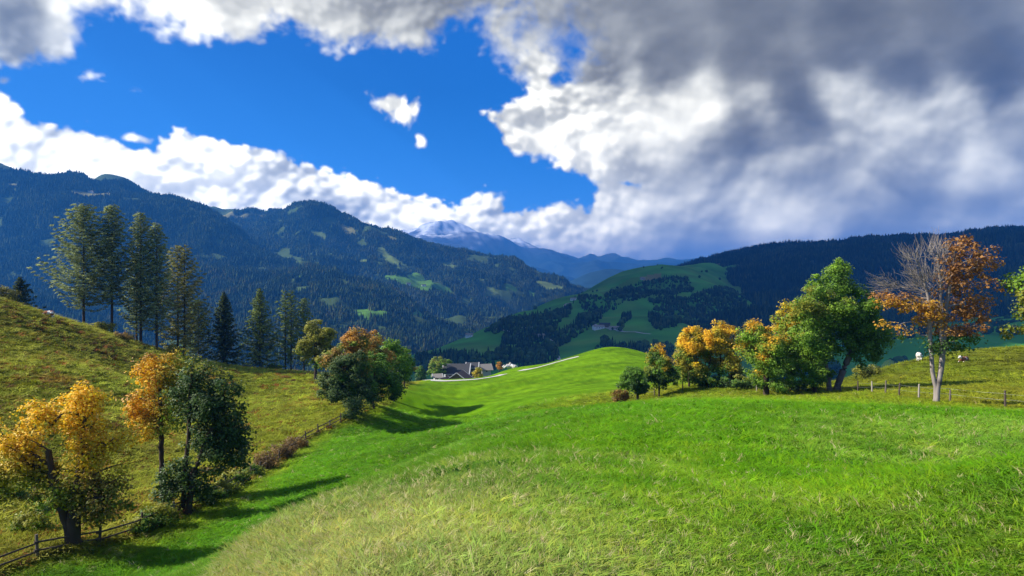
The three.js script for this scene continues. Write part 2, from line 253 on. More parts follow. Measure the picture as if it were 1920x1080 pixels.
function grain(size, f) { const d = new Uint8Array(size * size * 4); for (let y = 0; y < size; y++) for (let x = 0; x < size; x++) { const v = f(x / size, y / size), o = (y * size + x) * 4; for (let c = 0; c < 3; c++) d[o + c] = clamp((Array.isArray(v) ? v[c] : v)) * 255; d[o + 3] = 255; } const t = new THREE.DataTexture(d, size, size); t.wrapS = t.wrapT = THREE.RepeatWrapping; t.magFilter = THREE.LinearFilter; t.minFilter = THREE.LinearMipmapLinearFilter; t.needsUpdate = true; return t; }
function tileNoise(u, v, k, s) {   // gradient noise that repeats every k cells
  const x = u * k, y = v * k, X = Math.floor(x), Y = Math.floor(y), fx = x - X, fy = y - Y, g = (i, j, dx, dy) => { const a = PERM[PERM[((i % k) + s * 13) & 255] + ((j % k) & 255)] / 256 * 6.2832; return Math.cos(a) * dx + Math.sin(a) * dy; };
  return 1.4 * lerp(lerp(g(X, Y, fx, fy), g(X + 1, Y, fx - 1, fy), fade(fx)), lerp(g(X, Y + 1, fx, fy - 1), g(X + 1, Y + 1, fx - 1, fy - 1), fade(fx)), fade(fy));
}
const turfBump = grain(512, (u, v) => 0.5 + 0.35 * tileNoise(u, v, 24, 3) + 0.3 * tileNoise(u, v, 60, 8) + 0.25 * tileNoise(u, v, 130, 5));
const turfTint = grain(512, (u, v) => { const k = 0.78 + 0.22 * tileNoise(u, v, 30, 2) + 0.25 * tileNoise(u, v, 80, 9) + 0.2 * tileNoise(u, v, 150, 4); return [k * 0.98, k, k * 0.9]; });
turfBump.repeat.set(0.3, 0.3); turfTint.repeat.set(0.3, 0.3);
const turf = new THREE.MeshPhysicalMaterial({ vertexColors: true, roughness: 1, specularIntensity: 0.1, map: turfTint, bumpMap: turfBump, bumpScale: 0.05 });
{
  const g = sheet(ground, -1.35, 1.35, 900, 1.2, 460, 460, (x, y, z) => groundColour(x, z));
  const m = new THREE.Mesh(g, turf); m.name = 'meadow'; m.receiveShadow = m.castShadow = true; tag(m, 'green alpine meadow with a dry patch rolling down to the farm', null, null, 'structure'); scene.add(m);
  const gp = new THREE.CircleGeometry(26000, 64).rotateX(-Math.PI / 2), pl = new THREE.Mesh(gp, std([0.03, 0.06, 0.02], 1)); pl.position.y = -620; pl.name = 'ground'; tag(pl, 'valley floor far below', null, null, 'structure'); scene.add(pl);
}

// ---------------------------------------------------------------- far hills
const pineProto = (() => {                                              // a distant conifer, 1 m tall
  const gs = [], r = rng(3);
  for (const [y, h, w] of [[0.04, 0.5, 0.20], [0.28, 0.44, 0.155], [0.56, 0.44, 0.10]]) { const c = new THREE.ConeGeometry(w, h, 6, 1, true); c.translate(0, y + h / 2, 0); const p = c.attributes.position; for (let i = 0; i < p.count; i++) if (p.getY(i) < y + 0.01) { const k = 0.75 + 0.5 * r(); p.setXYZ(i, p.getX(i) * k, p.getY(i) - 0.05 * r(), p.getZ(i) * k); } gs.push(c); }
  const g = mergeGeometries(gs); g.deleteAttribute('uv'); g.computeVertexNormals(); return g;
})();
const roundProto = (() => { const g = new THREE.IcosahedronGeometry(0.42, 1), p = g.attributes.position; for (let i = 0; i < p.count; i++) { const k = 1 + 0.35 * noise3(p.getX(i) * 4, p.getY(i) * 4, p.getZ(i) * 4); p.setXYZ(i, p.getX(i) * k, p.getY(i) * k * 1.15 + 0.5, p.getZ(i) * k); } g.deleteAttribute('uv'); g.computeVertexNormals(); return g; })();
const farLeaf = new THREE.MeshPhysicalMaterial({ color: 0xffffff, roughness: 1, specularIntensity: 0.1 });
function forest(name, label, h, opts) {
  const { seed, n, u0, u1, size, skip, accept, colours, proto = pineProto } = opts, r0 = opts.r0 * REACH, r1 = opts.r1 * REACH, r = rng(seed), M = new THREE.Matrix4(), q = new THREE.Quaternion(), Y = V(0, 1, 0), list = [];
  let tries = 0;
  while (list.length < n && tries++ < n * 8) {
    const u = lerp(u0, u1, r()), rr = Math.sqrt(lerp(r0 * r0, r1 * r1, r())), x = Math.sin(u) * rr, z = -Math.cos(u) * rr;
    if (skip && skip.some((p) => inPoly(p, x, z))) continue;
    if (accept && !accept(x, z, r)) continue;
    list.push([x, z, r(), r(), r()]);
  }
  const im = new THREE.InstancedMesh(proto, farLeaf, list.length), col = new THREE.Color();
  list.forEach(([x, z, a, b, c], i) => {
    const patch = fbm2(x / 130 + seed, z / 130, 3), s = lerp(size[0], size[1], a * a * 0.6 + a * 0.4) * clamp(1 + 1.1 * fbm2(x / 60, z / 60 + seed, 2), 0.55, 1.5), w = s * (proto === pineProto ? lerp(0.85, 1.25, b) : lerp(0.9, 1.3, b));
    q.setFromAxisAngle(Y, c * 6.28); M.compose(V(x, h(x, z) - s * 0.06, z), q, V(w, s, w)); im.setMatrixAt(i, M);
    const k = Math.floor(clamp(b * 0.75 + 0.9 * patch + 0.12, 0, 0.999) * colours.length), v = 0.55 + 0.9 * c; col.setRGB(colours[k][0] * v, colours[k][1] * v, colours[k][2] * v); im.setColorAt(i, col);
  });
  im.name = name; im.castShadow = im.receiveShadow = true; tag(im, label, null, null, 'stuff'); scene.add(im);
  return im;
}
const hillMat = new THREE.MeshPhysicalMaterial({ vertexColors: true, roughness: 1, specularIntensity: 0.1 });
const spurs = (amp, wl, seed, low = 0.25) => (x, z) => { const a = noise2(x / wl + seed, z / wl), b = 1 - 2 * Math.abs(noise2(x / wl * 1.3 + 0.4 * a + seed * 3, z / wl * 1.3 + 0.4 * a)), c = 1 - 2 * Math.abs(noise2(x / wl * 3.1 + seed, z / wl * 3.1 + 0.5 * b)); return amp * (b * 0.6 + c * 0.32 + 0.3 * fbm2(x / wl * 6, z / wl * 6, 3) - low); };
const rough = (amp, wl, seed) => (x, z, r) => r * amp * ((1 - 2 * Math.abs(noise2(x / wl + seed, z / wl - seed))) * 0.55 + 0.45 * fbm2(x / (wl * 0.45) + seed, z / (wl * 0.45), 3));
function hill(name, label, pts, noise, u0, u1, nu, r0, r1, nv, colour) {
  const h = surface(pts, 0, noise), g = sheet(h, u0, u1, nu, r0, r1, nv, colour), m = new THREE.Mesh(g, hillMat);
  m.name = name; m.castShadow = m.receiveShadow = true; tag(m, label, null, null, 'structure'); scene.add(m);
  return h;
}
const uOf = (px) => Math.atan2(px - HX, FOC);
const DARK = [[0.012, 0.028, 0.014], [0.018, 0.038, 0.016], [0.024, 0.048, 0.018], [0.036, 0.062, 0.020], [0.060, 0.082, 0.022]];
const FLOOR = [0.060, 0.095, 0.022];
const meadowCol = [[0.095, 0.190, 0.020], [0.120, 0.180, 0.030]];
// clearings: pixel outlines laid on the hill they belong to
const clearing = (h, outline, from) => outline.map(([a, b]) => { const p = hit(h, a, b, from, 16000) ?? P(a, b, from * 1.6); return [p.x, p.z]; });
function withFields(getFields, base, tint) { return (x, y, z, ny) => { const f = getFields(); for (let i = 0; i < f.length; i++) if (inPoly(f[i].p, x, z)) { const n = 1 + 0.5 * fbm2(x / 60, z / 60, 3), c = f[i].c; return [c[0] * n, c[1] * n, c[2] * n]; } const n = 1 + 0.8 * fbm2(x / 90, z / 90, 3), b = tint ? tint(x, y, z, ny, base) : base; return [b[0] * n, b[1] * n, b[2] * n]; }; }
function hillWithFields(name, label, pts, noise, [pl, pr], nu, r0, r1, nv, outlines, from, base, tint) {
  r0 *= REACH; r1 *= REACH; from *= REACH;
  const h = surface(pts, 0, noise), fields = outlines.map(([c, o]) => ({ c, p: clearing(h, o, from) }));
  const g = sheet(h, uOf(pl), uOf(pr), nu, r0, r1, nv, withFields(() => fields, base, tint)), m = new THREE.Mesh(g, hillMat);
  m.name = name; m.castShadow = m.receiveShadow = true; tag(m, label, null, null, 'structure'); scene.add(m);
  return { h, fields: fields.map((f) => f.p) };
}
const G1 = [0.090, 0.200, 0.022], G2 = [0.120, 0.165, 0.035], TAN = [0.21, 0.20, 0.07], GD = [0.075, 0.260, 0.035], GD2 = [0.105, 0.235, 0.035];

// left mountain with the crag
REACH = 1.25;
const A = hillWithFields('mountain', 'dark forested mountain with a rocky knob above the larches',
  [[-500, 330, 3000], [-150, 286, 3200], [0, 298, 3400], [60, 332, 3500], [112, 356, 3600], [140, 352, 3700], [160, 344, 3750], [178, 329, 3770], [196, 322, 3780], [214, 330, 3760], [236, 350, 3700], [262, 352, 3500], [320, 374, 3400], [377, 392, 3300], [433, 420, 3100], [500, 467, 2900], [550, 502, 2700], [620, 545, 2600],
    [0, 430, 2600], [150, 440, 2600], [300, 460, 2550], [400, 492, 2400], [480, 532, 2300], [0, 540, 1900], [150, 560, 1800], [300, 580, 1750], [420, 600, 1700], [520, 625, 1700], [-400, 480, 2300], [-400, 560, 1700],
    [0, 640, 1300], [300, 690, 1200], [550, 730, 1300], [-400, 650, 1200], [0, 360, 4300], [190, 380, 4400], [262, 410, 4300], [433, 480, 3900], [620, 610, 3500], [-400, 360, 4200]],
  spurs(95, 950, 1.3, 0.8), [-700, 640], 330, 1000, 4500, 200,
  [[TAN, [[128, 357], [170, 360], [215, 362], [205, 370], [165, 370], [135, 366]]], [TAN, [[14, 343], [34, 345], [36, 351], [16, 350]]]], 2000, FLOOR,
  (x, y, z, ny, b) => mix3(b, [0.16, 0.12, 0.08], sstep(800, 900, y + 60 * noise2(x / 80, z / 80)) * 0.8));
forest('forest', 'dark conifer forest covering the mountain behind the larches', A.h, { seed: 11, n: 95000, u0: uOf(-250), u1: uOf(630), r0: 1300, r1: 3900, size: [16, 30], skip: A.fields, colours: DARK, accept: (x, z, r) => A.h(x, z) < 880 + 260 * r() && fbm2(x / 160, z / 160, 2) > -0.28 });

// middle mountain with alpine meadows
const B = hillWithFields('mountain', 'forested mountain with pale green clearings left of the valley',
  [[330, 402, 4400], [400, 396, 4300], [430, 406, 4250], [480, 403, 4200], [530, 393, 4000], [560, 388, 3900], [600, 396, 3850], [640, 413, 3800], [700, 437, 3900], [760, 447, 3900], [800, 464, 3900], [853, 484, 3900], [900, 484, 3900], [940, 486, 3900], [985, 504, 3900], [1010, 518, 3900], [1057, 532, 3900], [1085, 550, 3900],
    [500, 450, 3400], [620, 470, 3300], [700, 500, 3100], [800, 522, 3200], [900, 542, 3200], [1000, 562, 3400], [600, 520, 2700], [700, 552, 2600], [800, 582, 2600], [900, 600, 2700], [1000, 585, 3100],
    [400, 470, 3600], [350, 520, 3300], [600, 585, 2200], [750, 625, 2100], [860, 655, 2100], [960, 615, 2500], [1050, 580, 3100], [330, 430, 5000], [560, 435, 4800], [700, 485, 4800], [850, 525, 4800], [1000, 570, 4800], [1100, 600, 4600], [1120, 580, 3600]],
  spurs(120, 900, 4.1, 0.45), [300, 1130], 330, 1700, 5000, 200,
  [[G1, [[718, 516], [745, 518], [774, 511], [795, 520], [812, 530], [838, 537], [852, 549], [832, 552], [800, 548], [775, 545], [765, 538], [740, 532], [724, 528]]], [G2, [[713, 462], [722, 466], [724, 474], [742, 484], [754, 496], [746, 500], [728, 488], [706, 470]]],
    [G2, [[912, 538], [926, 542], [943, 556], [930, 560], [910, 558]]], [G2, [[895, 520], [910, 524], [908, 530], [898, 528]]], [TAN, [[405, 404], [440, 404], [500, 400], [500, 406], [455, 410], [412, 412]]], [TAN, [[640, 420], [660, 425], [668, 436], [650, 440], [640, 434]]], [G2, [[830, 493], [842, 490], [860, 502], [848, 508], [830, 503]]],
    [G2, [[1000, 524], [1030, 530], [1060, 540], [1040, 546], [1010, 538]]], [TAN, [[722, 442], [742, 446], [750, 452], [730, 450]]], [G1, [[990, 545], [1008, 549], [1002, 558], [990, 553]]], [G2, [[580, 430], [604, 436], [612, 447], [588, 444]]], [G2, [[868, 556], [884, 560], [880, 570], [866, 566]]], [G1, [[950, 532], [972, 540], [968, 548], [948, 542]]], [G2, [[676, 480], [690, 486], [688, 496], [674, 492]]], [G1, [[640, 512], [668, 516], [672, 524], [646, 522]]]], 1900, FLOOR);
forest('forest', 'conifer forest on the mountain with pale clearings', B.h, { seed: 12, n: 95000, u0: uOf(330), u1: uOf(1110), r0: 2000, r1: 4500, size: [16, 30], skip: B.fields, colours: [...DARK, [0.06, 0.075, 0.02]], accept: (x, z) => fbm2(x / 150 + 9, z / 150, 3) > -0.16 });

// nearer wooded spur
REACH = 1.7;
const S = hillWithFields('hill', 'dark wooded spur in front of the middle mountain',
  [[-400, 520, 1900], [-100, 525, 1900], [50, 525, 1950], [200, 505, 2000], [330, 490, 1950], [400, 490, 1900], [480, 508, 1850], [560, 518, 1800], [640, 526, 1750], [700, 546, 1650], [750, 566, 1600], [800, 592, 1550], [840, 616, 1500], [880, 642, 1450], [920, 668, 1400],
    [400, 560, 1500], [560, 590, 1350], [700, 612, 1300], [800, 645, 1300], [300, 560, 1500], [500, 640, 1150], [640, 662, 1080], [760, 680, 1100], [860, 680, 1200], [700, 705, 950], [400, 640, 1100], [600, 770, 850], [800, 740, 950], [300, 680, 1000],
    [-300, 600, 1450], [0, 600, 1450], [-300, 660, 1000], [0, 670, 1000], [-300, 560, 2600], [200, 550, 2500], [400, 535, 2400], [640, 580, 2200], [800, 660, 2100], [900, 710, 1900]],
  spurs(52, 560, 7.7), [-400, 940], 420, 800, 2300, 150,
  [[G1, [[646, 575], [660, 580], [690, 578], [700, 583], [712, 581], [733, 598], [718, 602], [695, 596], [692, 603], [668, 592], [652, 584]]], [G1, [[770, 566], [790, 572], [818, 586], [842, 600], [830, 604], [806, 592], [788, 584]]], [G1, [[483, 504], [500, 509], [505, 515], [490, 513]]], [G1, [[535, 514], [556, 517], [570, 521], [540, 521]]]], 900, FLOOR);
forest('forest', 'dense conifer forest on the nearer wooded spur', S.h, { seed: 13, n: 65000, u0: uOf(-200), u1: uOf(915), r0: 900, r1: 2050, size: [16, 29], skip: S.fields, colours: [...DARK, [0.07, 0.075, 0.02]], accept: (x, z) => fbm2(x / 110 + 2, z / 110, 3) > -0.2 });

REACH = 1.5;
// snowy range and the blue hills down the valley
const snowTint = (x, y, z, ny, b) => { const s = sstep(880, 1180, y + 620 * fbm2(x / 380, z / 380, 4)) * sstep(0.6, 0.85, ny + 0.25 * noise2(x / 120, z / 120) + 0.1); return mix3(mix3(b, [0.09, 0.085, 0.085], sstep(450, 960, y)), [0.85, 0.87, 0.9], s); };
const D = hillWithFields('mountain', 'distant blue mountain range with snow on its rocky summit',
  [[560, 480, 9000], [700, 468, 9000], [750, 446, 9000], [768, 431, 9000], [782, 431, 9000], [800, 422, 9100], [816, 417, 9100], [832, 421, 9100], [850, 432, 9000], [868, 431, 9000], [900, 446, 9000], [930, 455, 9000], [965, 467, 9000], [1000, 480, 9200], [1050, 488, 9400], [1100, 493, 9600], [1160, 498, 9800], [1215, 503, 10000], [1300, 508, 11000], [1450, 512, 11500],
    [850, 480, 7600], [950, 502, 7600], [1050, 522, 7500], [1150, 530, 7200], [1280, 535, 7200], [900, 545, 6500], [1100, 560, 6300], [1280, 565, 6000], [700, 520, 7500], [760, 490, 11000], [830, 490, 11500], [1000, 525, 11500], [1200, 535, 13000], [1450, 545, 13500], [600, 520, 11000]],
  spurs(330, 2300, 3.3), [560, 1480], 420, 5900, 13000, 220, [], 6000, [0.026, 0.042, 0.03], snowTint);
const E = hillWithFields('hill', 'small round blue hill standing in the far valley',
  [[1020, 552, 5600], [1060, 534, 5600], [1085, 522, 5600], [1110, 512, 5600], [1135, 506, 5600], [1165, 508, 5600], [1195, 518, 5600], [1235, 540, 5600], [1080, 555, 5000], [1135, 545, 5000], [1200, 555, 5000], [1140, 580, 4500], [1040, 590, 4600], [1240, 590, 4600], [1135, 540, 6400], [1050, 565, 6400], [1220, 565, 6400]],
  rough(0.003, 450, 6.1), [1000, 1260], 110, 4500, 6500, 60, [], 4500, [0.02, 0.04, 0.022], (x, y, z, ny, b) => mix3(b, [0.03, 0.055, 0.03], sstep(0.1, 0.3, fbm2(x / 380, z / 380, 2)) * sstep(-60, -200, y)));

// right-hand hill of fields
REACH = 1.5;
const fieldPts = [[640, 705, 720], [700, 690, 780], [780, 664, 870], [860, 642, 960], [900, 622, 1060], [960, 592, 1220], [1020, 572, 1420], [1070, 560, 1570], [1100, 546, 1720], [1140, 527, 1900], [1200, 512, 2000], [1250, 507, 2050], [1290, 500, 2100], [1340, 498, 2120], [1400, 540, 2100],
  [1000, 640, 900], [1100, 650, 800], [1000, 690, 650], [900, 690, 650], [1150, 600, 1100], [1250, 600, 1020], [1200, 552, 1500], [1300, 560, 1330], [1300, 625, 850], [1100, 602, 1180], [1390, 640, 800], [1390, 560, 1500], [900, 745, 500], [1100, 725, 480], [1300, 725, 480], [700, 770, 560], [1450, 760, 520], [1480, 640, 1500], [1480, 700, 850], [1480, 620, 2100], [1560, 800, 900], [1560, 760, 1500], [1560, 760, 2100],
  [780, 705, 1100], [900, 665, 1300], [1020, 612, 1750], [1100, 582, 2100], [1200, 555, 2500], [1350, 545, 2600]];
const F = hillWithFields('hill', 'shaded hill of dark green fields and tree belts beyond the knoll', fieldPts, rough(0.005, 210, 2.4), [600, 1540], 420, 430, 2500, 240,
  [[G1, [[1125, 548], [1150, 538], [1185, 520], [1200, 520], [1195, 530], [1160, 545], [1130, 556]]], [TAN, [[1200, 520], [1240, 512], [1240, 522], [1210, 528]]]], 450, GD,
  (x, y, z, ny, b) => mix3(b, GD2, sstep(-0.1, 0.25, fbm2(x / 120 + 3, z / 120, 2))));
const belts = [ // wooded belts between the fields
  [[780, 668], [830, 668], [900, 672], [970, 668], [1010, 662], [1000, 680], [940, 690], [900, 705], [830, 712], [770, 700]], [[1000, 655], [1030, 635], [1080, 605], [1090, 592], [1120, 590], [1130, 600], [1098, 622], [1060, 645], [1020, 665]],
  [[905, 625], [950, 600], [985, 590], [960, 612], [925, 630]], [[930, 598], [1010, 572], [1080, 556], [1075, 572], [1010, 590], [950, 606]], [[1080, 556], [1130, 560], [1170, 540], [1230, 525], [1290, 520], [1300, 548], [1250, 560], [1200, 562], [1170, 572], [1130, 590], [1100, 592], [1090, 575]], [[1210, 560], [1270, 558], [1300, 570], [1270, 612], [1235, 622], [1215, 600], [1222, 580]],
  [[1110, 655], [1135, 640], [1180, 650], [1230, 640], [1260, 650], [1280, 700], [1200, 690], [1120, 668]], [[960, 700], [1000, 672], [1040, 650], [1048, 668], [1020, 700]], [[1040, 690], [1010, 690], [1000, 705], [1060, 706]], [[1140, 622], [1160, 612], [1178, 590], [1184, 596], [1162, 622]], [[1290, 560], [1400, 560], [1400, 640], [1300, 640]],
].map((o) => clearing(F.h, o, 450 * REACH));
forest('tree_belt', 'dark belts of conifers between the shaded fields', F.h, { seed: 14, n: 9000, u0: uOf(700), u1: uOf(1420), r0: 480, r1: 2100, size: [7, 16], colours: DARK, accept: (x, z, r) => belts.some((b) => inPoly(b, x, z)) ? r() < 0.06 + 0.85 * sstep(-0.12, 0.12, fbm2(x / 70, z / 70, 2)) : false });
forest('woodland', 'round dark broadleaf trees scattered along the shaded fields', F.h, { seed: 15, n: 2600, u0: uOf(700), u1: uOf(1420), r0: 480, r1: 2000, size: [6, 12], proto: roundProto, colours: [[0.035, 0.075, 0.02], [0.05, 0.085, 0.02], [0.03, 0.06, 0.02]], accept: (x, z, r) => belts.some((b) => inPoly(b, x, z)) ? r() < 0.5 : r() < 0.012 && fbm2(x / 70, z / 70, 2) > 0.12 });

// right-hand forest mountain
const R = hillWithFields('mountain', 'dark forested mountain in cloud shade on the right',
  [[1200, 525, 2700], [1250, 510, 2650], [1290, 499, 2600], [1330, 488, 2600], [1380, 477, 2600], [1430, 471, 2500], [1500, 471, 2400], [1560, 466, 2300], [1680, 456, 2200], [1780, 449, 2100], [1880, 442, 2000], [1960, 442, 2000], [2200, 432, 1900], [2700, 420, 1800],
    [1300, 540, 2000], [1350, 540, 1900], [1500, 545, 1700], [1700, 535, 1500], [1900, 525, 1400], [2300, 515, 1300], [1400, 600, 1250], [1500, 625, 1000], [1700, 608, 900], [1900, 604, 850], [2300, 604, 800], [1400, 680, 700], [1500, 690, 600], [1700, 668, 560], [1900, 648, 530], [2300, 648, 500], [1700, 760, 400], [1950, 740, 380], [1400, 760, 500],
    [1290, 530, 3300], [1430, 510, 3200], [1600, 500, 3000], [1880, 480, 2800], [2300, 470, 2700]],
  spurs(42, 700, 9.2), [1180, 2700], 360, 360, 3200, 200,
  [[TAN, [[1296, 508], [1320, 498], [1350, 494], [1352, 502], [1318, 512]]], [GD, [[1330, 506], [1385, 496], [1384, 505], [1340, 514]]], [GD2, [[1290, 520], [1340, 515], [1390, 540], [1395, 560], [1350, 575], [1300, 575]]], [GD, [[1380, 660], [1560, 640], [1700, 612], [1800, 606], [1860, 596], [2000, 585], [2300, 590], [2300, 800], [1300, 800], [1300, 690]]], [GD, [[1270, 595], [1330, 592], [1330, 640], [1270, 640]]]], 380, FLOOR);
forest('forest', 'dark conifer forest on the shaded right mountain', R.h, { seed: 16, n: 85000, u0: uOf(1230), u1: uOf(2200), r0: 700, r1: 2800, size: [16, 29], skip: R.fields, colours: DARK, accept: (x, z) => fbm2(x / 120 + 5, z / 120, 2) > -0.3 });
REACH = 1;

forest('woodland', 'dark trees scattered over the shaded green slope behind the right-hand pasture', R.h, { seed: 17, n: 900, u0: uOf(1300), u1: uOf(2150), r0: 420 * 1.5, r1: 950 * 1.5, size: [6, 14], proto: roundProto, colours: [[0.025, 0.055, 0.02], [0.04, 0.075, 0.02]], accept: (x, z, r) => R.fields.some((b) => inPoly(b, x, z)) && (Math.abs(noise2(x / 110, z / 110)) < 0.035 || fbm2(x / 80 + 3, z / 80, 2) > 0.3) });
// ---------------------------------------------------------------- the cloud overhead whose shade lies on the hills to the right
{
  const r = rng(5), gs = [];
  const over = (x, z) => [x + SUN_DIR.x / SUN_DIR.y * 2650, z + SUN_DIR.z / SUN_DIR.y * 2650], gaps = [[420, -2900], [1000, -3700], [300, -3300]].map(([x, z]) => over(x, z));
  for (let i = 0; i < 330; i++) {
    const [x, z] = over(lerp(-150, 3400, r()), lerp(-1050, -4700, r())), k = lerp(180, 420, r());
    if (x - over(0, 0)[0] < 130 + 0.34 * (-(z - over(0, 0)[1]) - 1300)) continue;
    if (gaps.some(([a, b]) => Math.hypot(x - a, z - b) < 330)) continue;
    const g = new THREE.IcosahedronGeometry(1, 3), p = g.attributes.position;
    for (let j = 0; j < p.count; j++) { const a = p.getX(j), b = p.getY(j), c = p.getZ(j), n = 1 + 0.3 * fbm3(a * 2 + i, b * 2, c * 2, 3); p.setXYZ(j, x + a * k * n * 1.3, 2500 + (b > 0 ? b * k * 0.8 : b * k * 0.25) * n, z + c * k * n * 1.3); }
    gs.push(g);
  }
  const g = mergeGeometries(gs); g.deleteAttribute('uv'); g.computeVertexNormals();
  const m = new THREE.Mesh(g, std([0.85, 0.86, 0.88], 1)); m.name = 'cloud'; m.castShadow = true; tag(m, 'broad heaped cloud drifting high over the valley', null, null, 'structure'); scene.add(m);
}

// ---------------------------------------------------------------- trees
const bark = (c) => new THREE.MeshPhysicalMaterial({ vertexColors: true, color: new THREE.Color().setRGB(...c), roughness: 0.95, specularIntensity: 0.3 });
const leafMat = new THREE.MeshPhysicalMaterial({ vertexColors: true, roughness: 0.8, transmission: 0.48, thickness: 0, specularIntensity: 0.35, side: THREE.DoubleSide });
const needleMat = new THREE.MeshPhysicalMaterial({ vertexColors: true, roughness: 0.9, transmission: 0.25, thickness: 0, specularIntensity: 0.2, side: THREE.DoubleSide });
const BARK = { dark: bark([0.075, 0.055, 0.040]), grey: bark([0.21, 0.18, 0.15]), pale: bark([0.36, 0.31, 0.27]), larch: bark([0.085, 0.062, 0.045]) };
class Leaves {
  constructor() { this.p = []; this.n = []; this.c = []; this.i = []; }
  // a folded, pointed leaf: centre, direction along, facing, length, width, colour
  add(c, dir, nor, len, wid, col, bend) {
    const side = new THREE.Vector3().crossVectors(dir, nor).normalize(), b = this.p.length / 3, up = nor;
    const pts = [[0, 0, -0.5], [-0.5, 0.12, -0.05], [0.5, 0.12, -0.05], [0, -0.05, 0.5]];
    for (const [s, h, l] of pts) { this.p.push(c.x + side.x * s * wid + up.x * h * wid + dir.x * l * len, c.y + side.y * s * wid + up.y * h * wid + dir.y * l * len, c.z + side.z * s * wid + up.z * h * wid + dir.z * l * len); const m = bend; this.n.push(m.x - side.x * s * 0.4, m.y - side.y * s * 0.4, m.z - side.z * s * 0.4); this.c.push(col[0], col[1], col[2]); }
    this.i.push(b, b + 2, b + 1, b + 1, b + 2, b + 3);
  }
  geometry() { const g = new THREE.BufferGeometry(); g.setAttribute('position', new THREE.Float32BufferAttribute(this.p, 3)); g.setAttribute('normal', new THREE.Float32BufferAttribute(this.n, 3)); g.setAttribute('color', new THREE.Float32BufferAttribute(this.c, 3)); g.setIndex(this.i); return g; }
}
function skeletonGeometry(nodes, sides, seed) {                         // nodes: {p, parent, r, tone}; one tapered tube per link, rings shared along a limb
  const pos = [], nor = [], col = [], idx = [], ringOf = new Map(), X = V(0, 0, 0), Y = V(0, 0, 0), T = V(0, 0, 0);
  const ring = (n, dir, r) => {
    const b = pos.length / 3; T.copy(dir).normalize(); X.set(Math.abs(T.y) > 0.9 ? 1 : 0, Math.abs(T.y) > 0.9 ? 0 : 1, 0).cross(T).normalize(); Y.crossVectors(T, X);
    for (let k = 0; k < sides; k++) { const a = k / sides * 6.2832, c = Math.cos(a), s = Math.sin(a), q = 1 + 0.12 * noise3(c * 1.5 + n.p.x, n.p.y * 2, s * 1.5 + seed); pos.push(n.p.x + (X.x * c + Y.x * s) * r * q, n.p.y + (X.y * c + Y.y * s) * r * q, n.p.z + (X.z * c + Y.z * s) * r * q); nor.push(X.x * c + Y.x * s, X.y * c + Y.y * s, X.z * c + Y.z * s); const t = (n.tone ?? 1) * (0.8 + 0.5 * noise3(c * 2 + seed, n.p.y * 3, s * 2)); col.push(t, t, t); }
    return b;
  };
  for (const n of nodes) {
    if (!n.parent) continue;
    const dir = n.p.clone().sub(n.parent.p), a = ringOf.has(n.parent) && n.parent.r < n.r * 1.6 ? ringOf.get(n.parent) : ring(n.parent, dir, Math.min(n.parent.r, n.r * 1.35)), b = ring(n, dir, n.r);
    ringOf.set(n, b);
    for (let k = 0; k < sides; k++) { const k2 = (k + 1) % sides; idx.push(a + k, a + k2, b + k, a + k2, b + k2, b + k); }
  }
  const g = new THREE.BufferGeometry(); g.setAttribute('position', new THREE.Float32BufferAttribute(pos, 3)); g.setAttribute('normal', new THREE.Float32BufferAttribute(nor, 3)); g.setAttribute('color', new THREE.Float32BufferAttribute(col, 3)); g.setIndex(idx); return g;
}
const rndDir = (r) => { const z = r() * 2 - 1, a = r() * 6.2832, s = Math.sqrt(1 - z * z); return V(Math.cos(a) * s, z, Math.sin(a) * s); };
